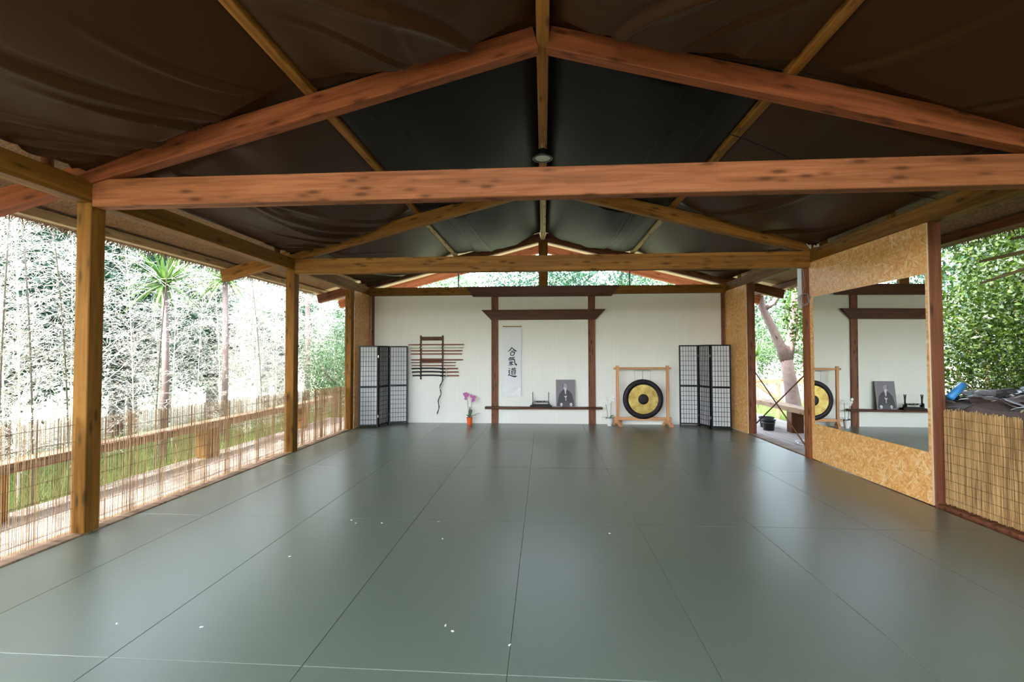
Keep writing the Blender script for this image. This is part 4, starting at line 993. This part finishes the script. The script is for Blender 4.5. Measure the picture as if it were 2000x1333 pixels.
for (x, y, s, lb, g) in ((-6.45, 7.5, 1.02, 'spiky green palm in the left thicket, nearest of three', 'spiky palms in the left thicket'), (-6.8, 12.95, 1.35, 'tallest spiky palm, farthest one in the left thicket, near the middle post', 'spiky palms in the left thicket'), (-6.7, 9.35, 1.14, 'middle spiky palm of the left thicket, below the second rafter tail', 'spiky palms in the left thicket'),
                 (7.6, 14.8, 0.85, 'spiky palm behind the forked tree, right of the other near one', 'spiky palms through the right opening'), (8.8, 17.2, 1.1, 'farthest and tallest spiky palm behind the forked tree', 'spiky palms through the right opening'), (6.9, 15.6, 0.62, 'smallest spiky palm behind the forked tree', 'spiky palms through the right opening')):
    t = thing('palm', lb, 'palm', (x, y, -0.55), x, g); t.scale = (s, s, s)
    link('fronds', PM, t, (0, 0, 3.2)); link('trunk', PT, t)

# --- forked tree behind the right bench
t = thing('forked_tree', 'grey forked tree trunk standing behind the right bench', 'tree', (6.05, 11.7, -0.55))
b = MB(); O = Vector((6.05, 11.7, -0.55))
def rel(*pts): return [tuple(Vector(p) - O) for p in pts]
b.tube(rel((6.12, 11.7, -0.6), (6.03, 11.7, 0.3), (5.95, 11.7, 0.9), (5.88, 11.7, 1.35)), [0.19, 0.165, 0.145, 0.14], 14)
b.tube(rel((5.88, 11.7, 1.3), (5.76, 11.7, 1.65), (5.56, 11.7, 2.15), (5.34, 11.7, 2.62), (5.26, 11.65, 3.0), (5.1, 11.6, 3.5)), [0.13, 0.115, 0.10, 0.085, 0.075, 0.06], 12)
b.tube(rel((5.90, 11.7, 1.3), (5.97, 11.7, 1.7), (6.08, 11.75, 2.1), (6.15, 11.8, 2.7), (6.3, 11.9, 3.4)), [0.125, 0.11, 0.10, 0.085, 0.06], 12)
b.tube(rel((5.36, 11.7, 2.58), (5.55, 11.6, 2.72), (5.68, 11.5, 3.0), (5.7, 11.4, 3.5)), [0.07, 0.06, 0.05, 0.04], 10)
b.build('trunk', M_TRUNK, t, smooth=True)
r_ = np.random.default_rng(9); P = clump(30, 60, (0.42, 0.6, 0.95), 0.17, r_) + np.array([0.2, -0.6, 3.35]); V, F = leaves_mb(P, -0.4, 0.12, 0.03, r_)
link('crown', np_mesh('crown', V, F, M_GLOSSY), t)

# --- tall dense hedge beyond the pile on the right
HM = [tree_mesh(50 + k, (0.95, 1.0, 2.2), 85, 80, 0.24, 0.085, 0.022, M_GLOSSY, 1.0, 0.35) for k in range(3)]
HT = [trunk_mesh(50 + k, 2.6, 0.06, M_BRANCH, 0.7, 7) for k in range(3)]
for i, (x, y, s) in enumerate(((6.7, 5.6, 1.0), (7.3, 6.7, 1.1), (7.0, 4.3, 1.0), (7.6, 8.0, 1.15), (8.1, 5.7, 1.25), (8.6, 7.4, 1.3), (9.0, 9.2, 1.4), (6.9, 3.0, 1.0), (8.2, 4.2, 1.3), (9.6, 6.3, 1.5), (10.2, 8.4, 1.6), (6.9, 7.7, 0.75), (6.4, 6.6, 0.55), (6.8, 1.6, 1.1), (6.7, 0.2, 1.05), (7.0, -1.3, 1.1), (6.6, -2.8, 1.1))):  # last shrubs run on out of view, added to darken the right side
    tree((x, y, -0.55), HM[i % 3], HT[i % 3], 2.3, 'tall glossy green shrub of the hedge beyond the scrap pile', 'shrub', 'hedge shrubs beyond the scrap pile', i * 1.7, s, 'hedge_shrub')
# bare branches over the pile, plus a large crown added to block sunlight
t = thing('overhanging_tree', 'tree with bare ochre branches above the scrap pile and an added sun-blocking crown', 'tree', (9.2, 3.4, -0.55))
b = MB(); O = Vector((9.2, 3.4, -0.55))
b.tube(rel((9.2, 3.4, -0.55), (9.0, 3.5, 1.5), (8.7, 3.8, 3.2), (8.3, 3.9, 5.2)), [0.24, 0.2, 0.17, 0.12], 12)
b.tube(rel((8.8, 3.7, 2.9), (7.4, 4.9, 3.15), (6.3, 5.2, 2.85), (5.6, 5.3, 2.7), (4.95, 5.6, 2.55)), [0.09, 0.06, 0.045, 0.03, 0.015], 8)
b.tube(rel((6.3, 5.2, 2.85), (5.8, 5.3, 2.9), (5.2, 5.5, 2.78)), [0.04, 0.03, 0.015], 8)
b.tube(rel((6.2, 5.2, 2.84), (5.6, 5.4, 2.55), (4.95, 5.6, 2.3)), [0.035, 0.025, 0.012], 8)
b.tube(rel((8.75, 3.75, 3.0), (7.6, 4.3, 3.5), (6.4, 5.0, 3.35), (5.8, 5.5, 3.3)), [0.08, 0.055, 0.035, 0.015], 8)
b.build('trunk', M_BRANCH, t, smooth=True)
r_ = np.random.default_rng(19); P = clump(420, 85, (3.9, 6.0, 1.5), 0.48, r_, 1.0, 0.2) + np.array([-1.2, -1.6, 6.0]); V, F = leaves_mb(P, -0.3, 0.13, 0.035, r_)
link('crown', np_mesh('crown', V, F, M_GLOSSY), t)

for (x, y, s) in ((10.8, 0.0, 1.6), (10.6, 3.6, 1.7), (11.2, 7.4, 1.8), (12, 11, 1.7), (9.6, -3.4, 1.5)):  # extra trees added to close off the sky above the hedge
    tree((x, y, -0.55), CE[0], TR[0], 3.2, 'dark tree added behind the hedge on the right to block sky', group='sky-blocking trees added behind the right hedge', rz=x + y, s=s)
# --- grass and low plants as stuff
def grass(name, x0, x1, y0, y1, n, h, lb, seed):
    r_ = np.random.default_rng(seed); x = r_.uniform(x0, x1, n); y = r_.uniform(y0, y1, n); a = r_.uniform(0, 2 * PI, n); hh = h * r_.uniform(0.5, 1.3, n); dx = r_.normal(0, 0.35, n) * hh; dy = r_.normal(0, 0.35, n) * hh; w = 0.008
    V = np.stack([np.stack([x - w * np.cos(a), y - w * np.sin(a), np.full(n, -0.555)], 1), np.stack([x + w * np.cos(a), y + w * np.sin(a), np.full(n, -0.555)], 1), np.stack([x + dx, y + dy, -0.55 + hh], 1)], 1).reshape(-1, 3)
    o = link(name, np_mesh(name, V, np.arange(3 * n).reshape(-1, 3), M_GRASS)); tag(o, lb, 'grass', kind='stuff')
grass('grass', -9, -5.5, 0, 16, 42000, 0.42, 'bright green grass growing under the bamboo on the left', 61)
grass('grass', 5.8, 10, 8.5, 18, 22000, 0.40, 'bright green grass beyond the right deck', 62)
grass('grass', 5.8, 7.4, 2.0, 8.5, 14000, 0.75, 'tall green grass between the scrap pile and the hedge', 63)
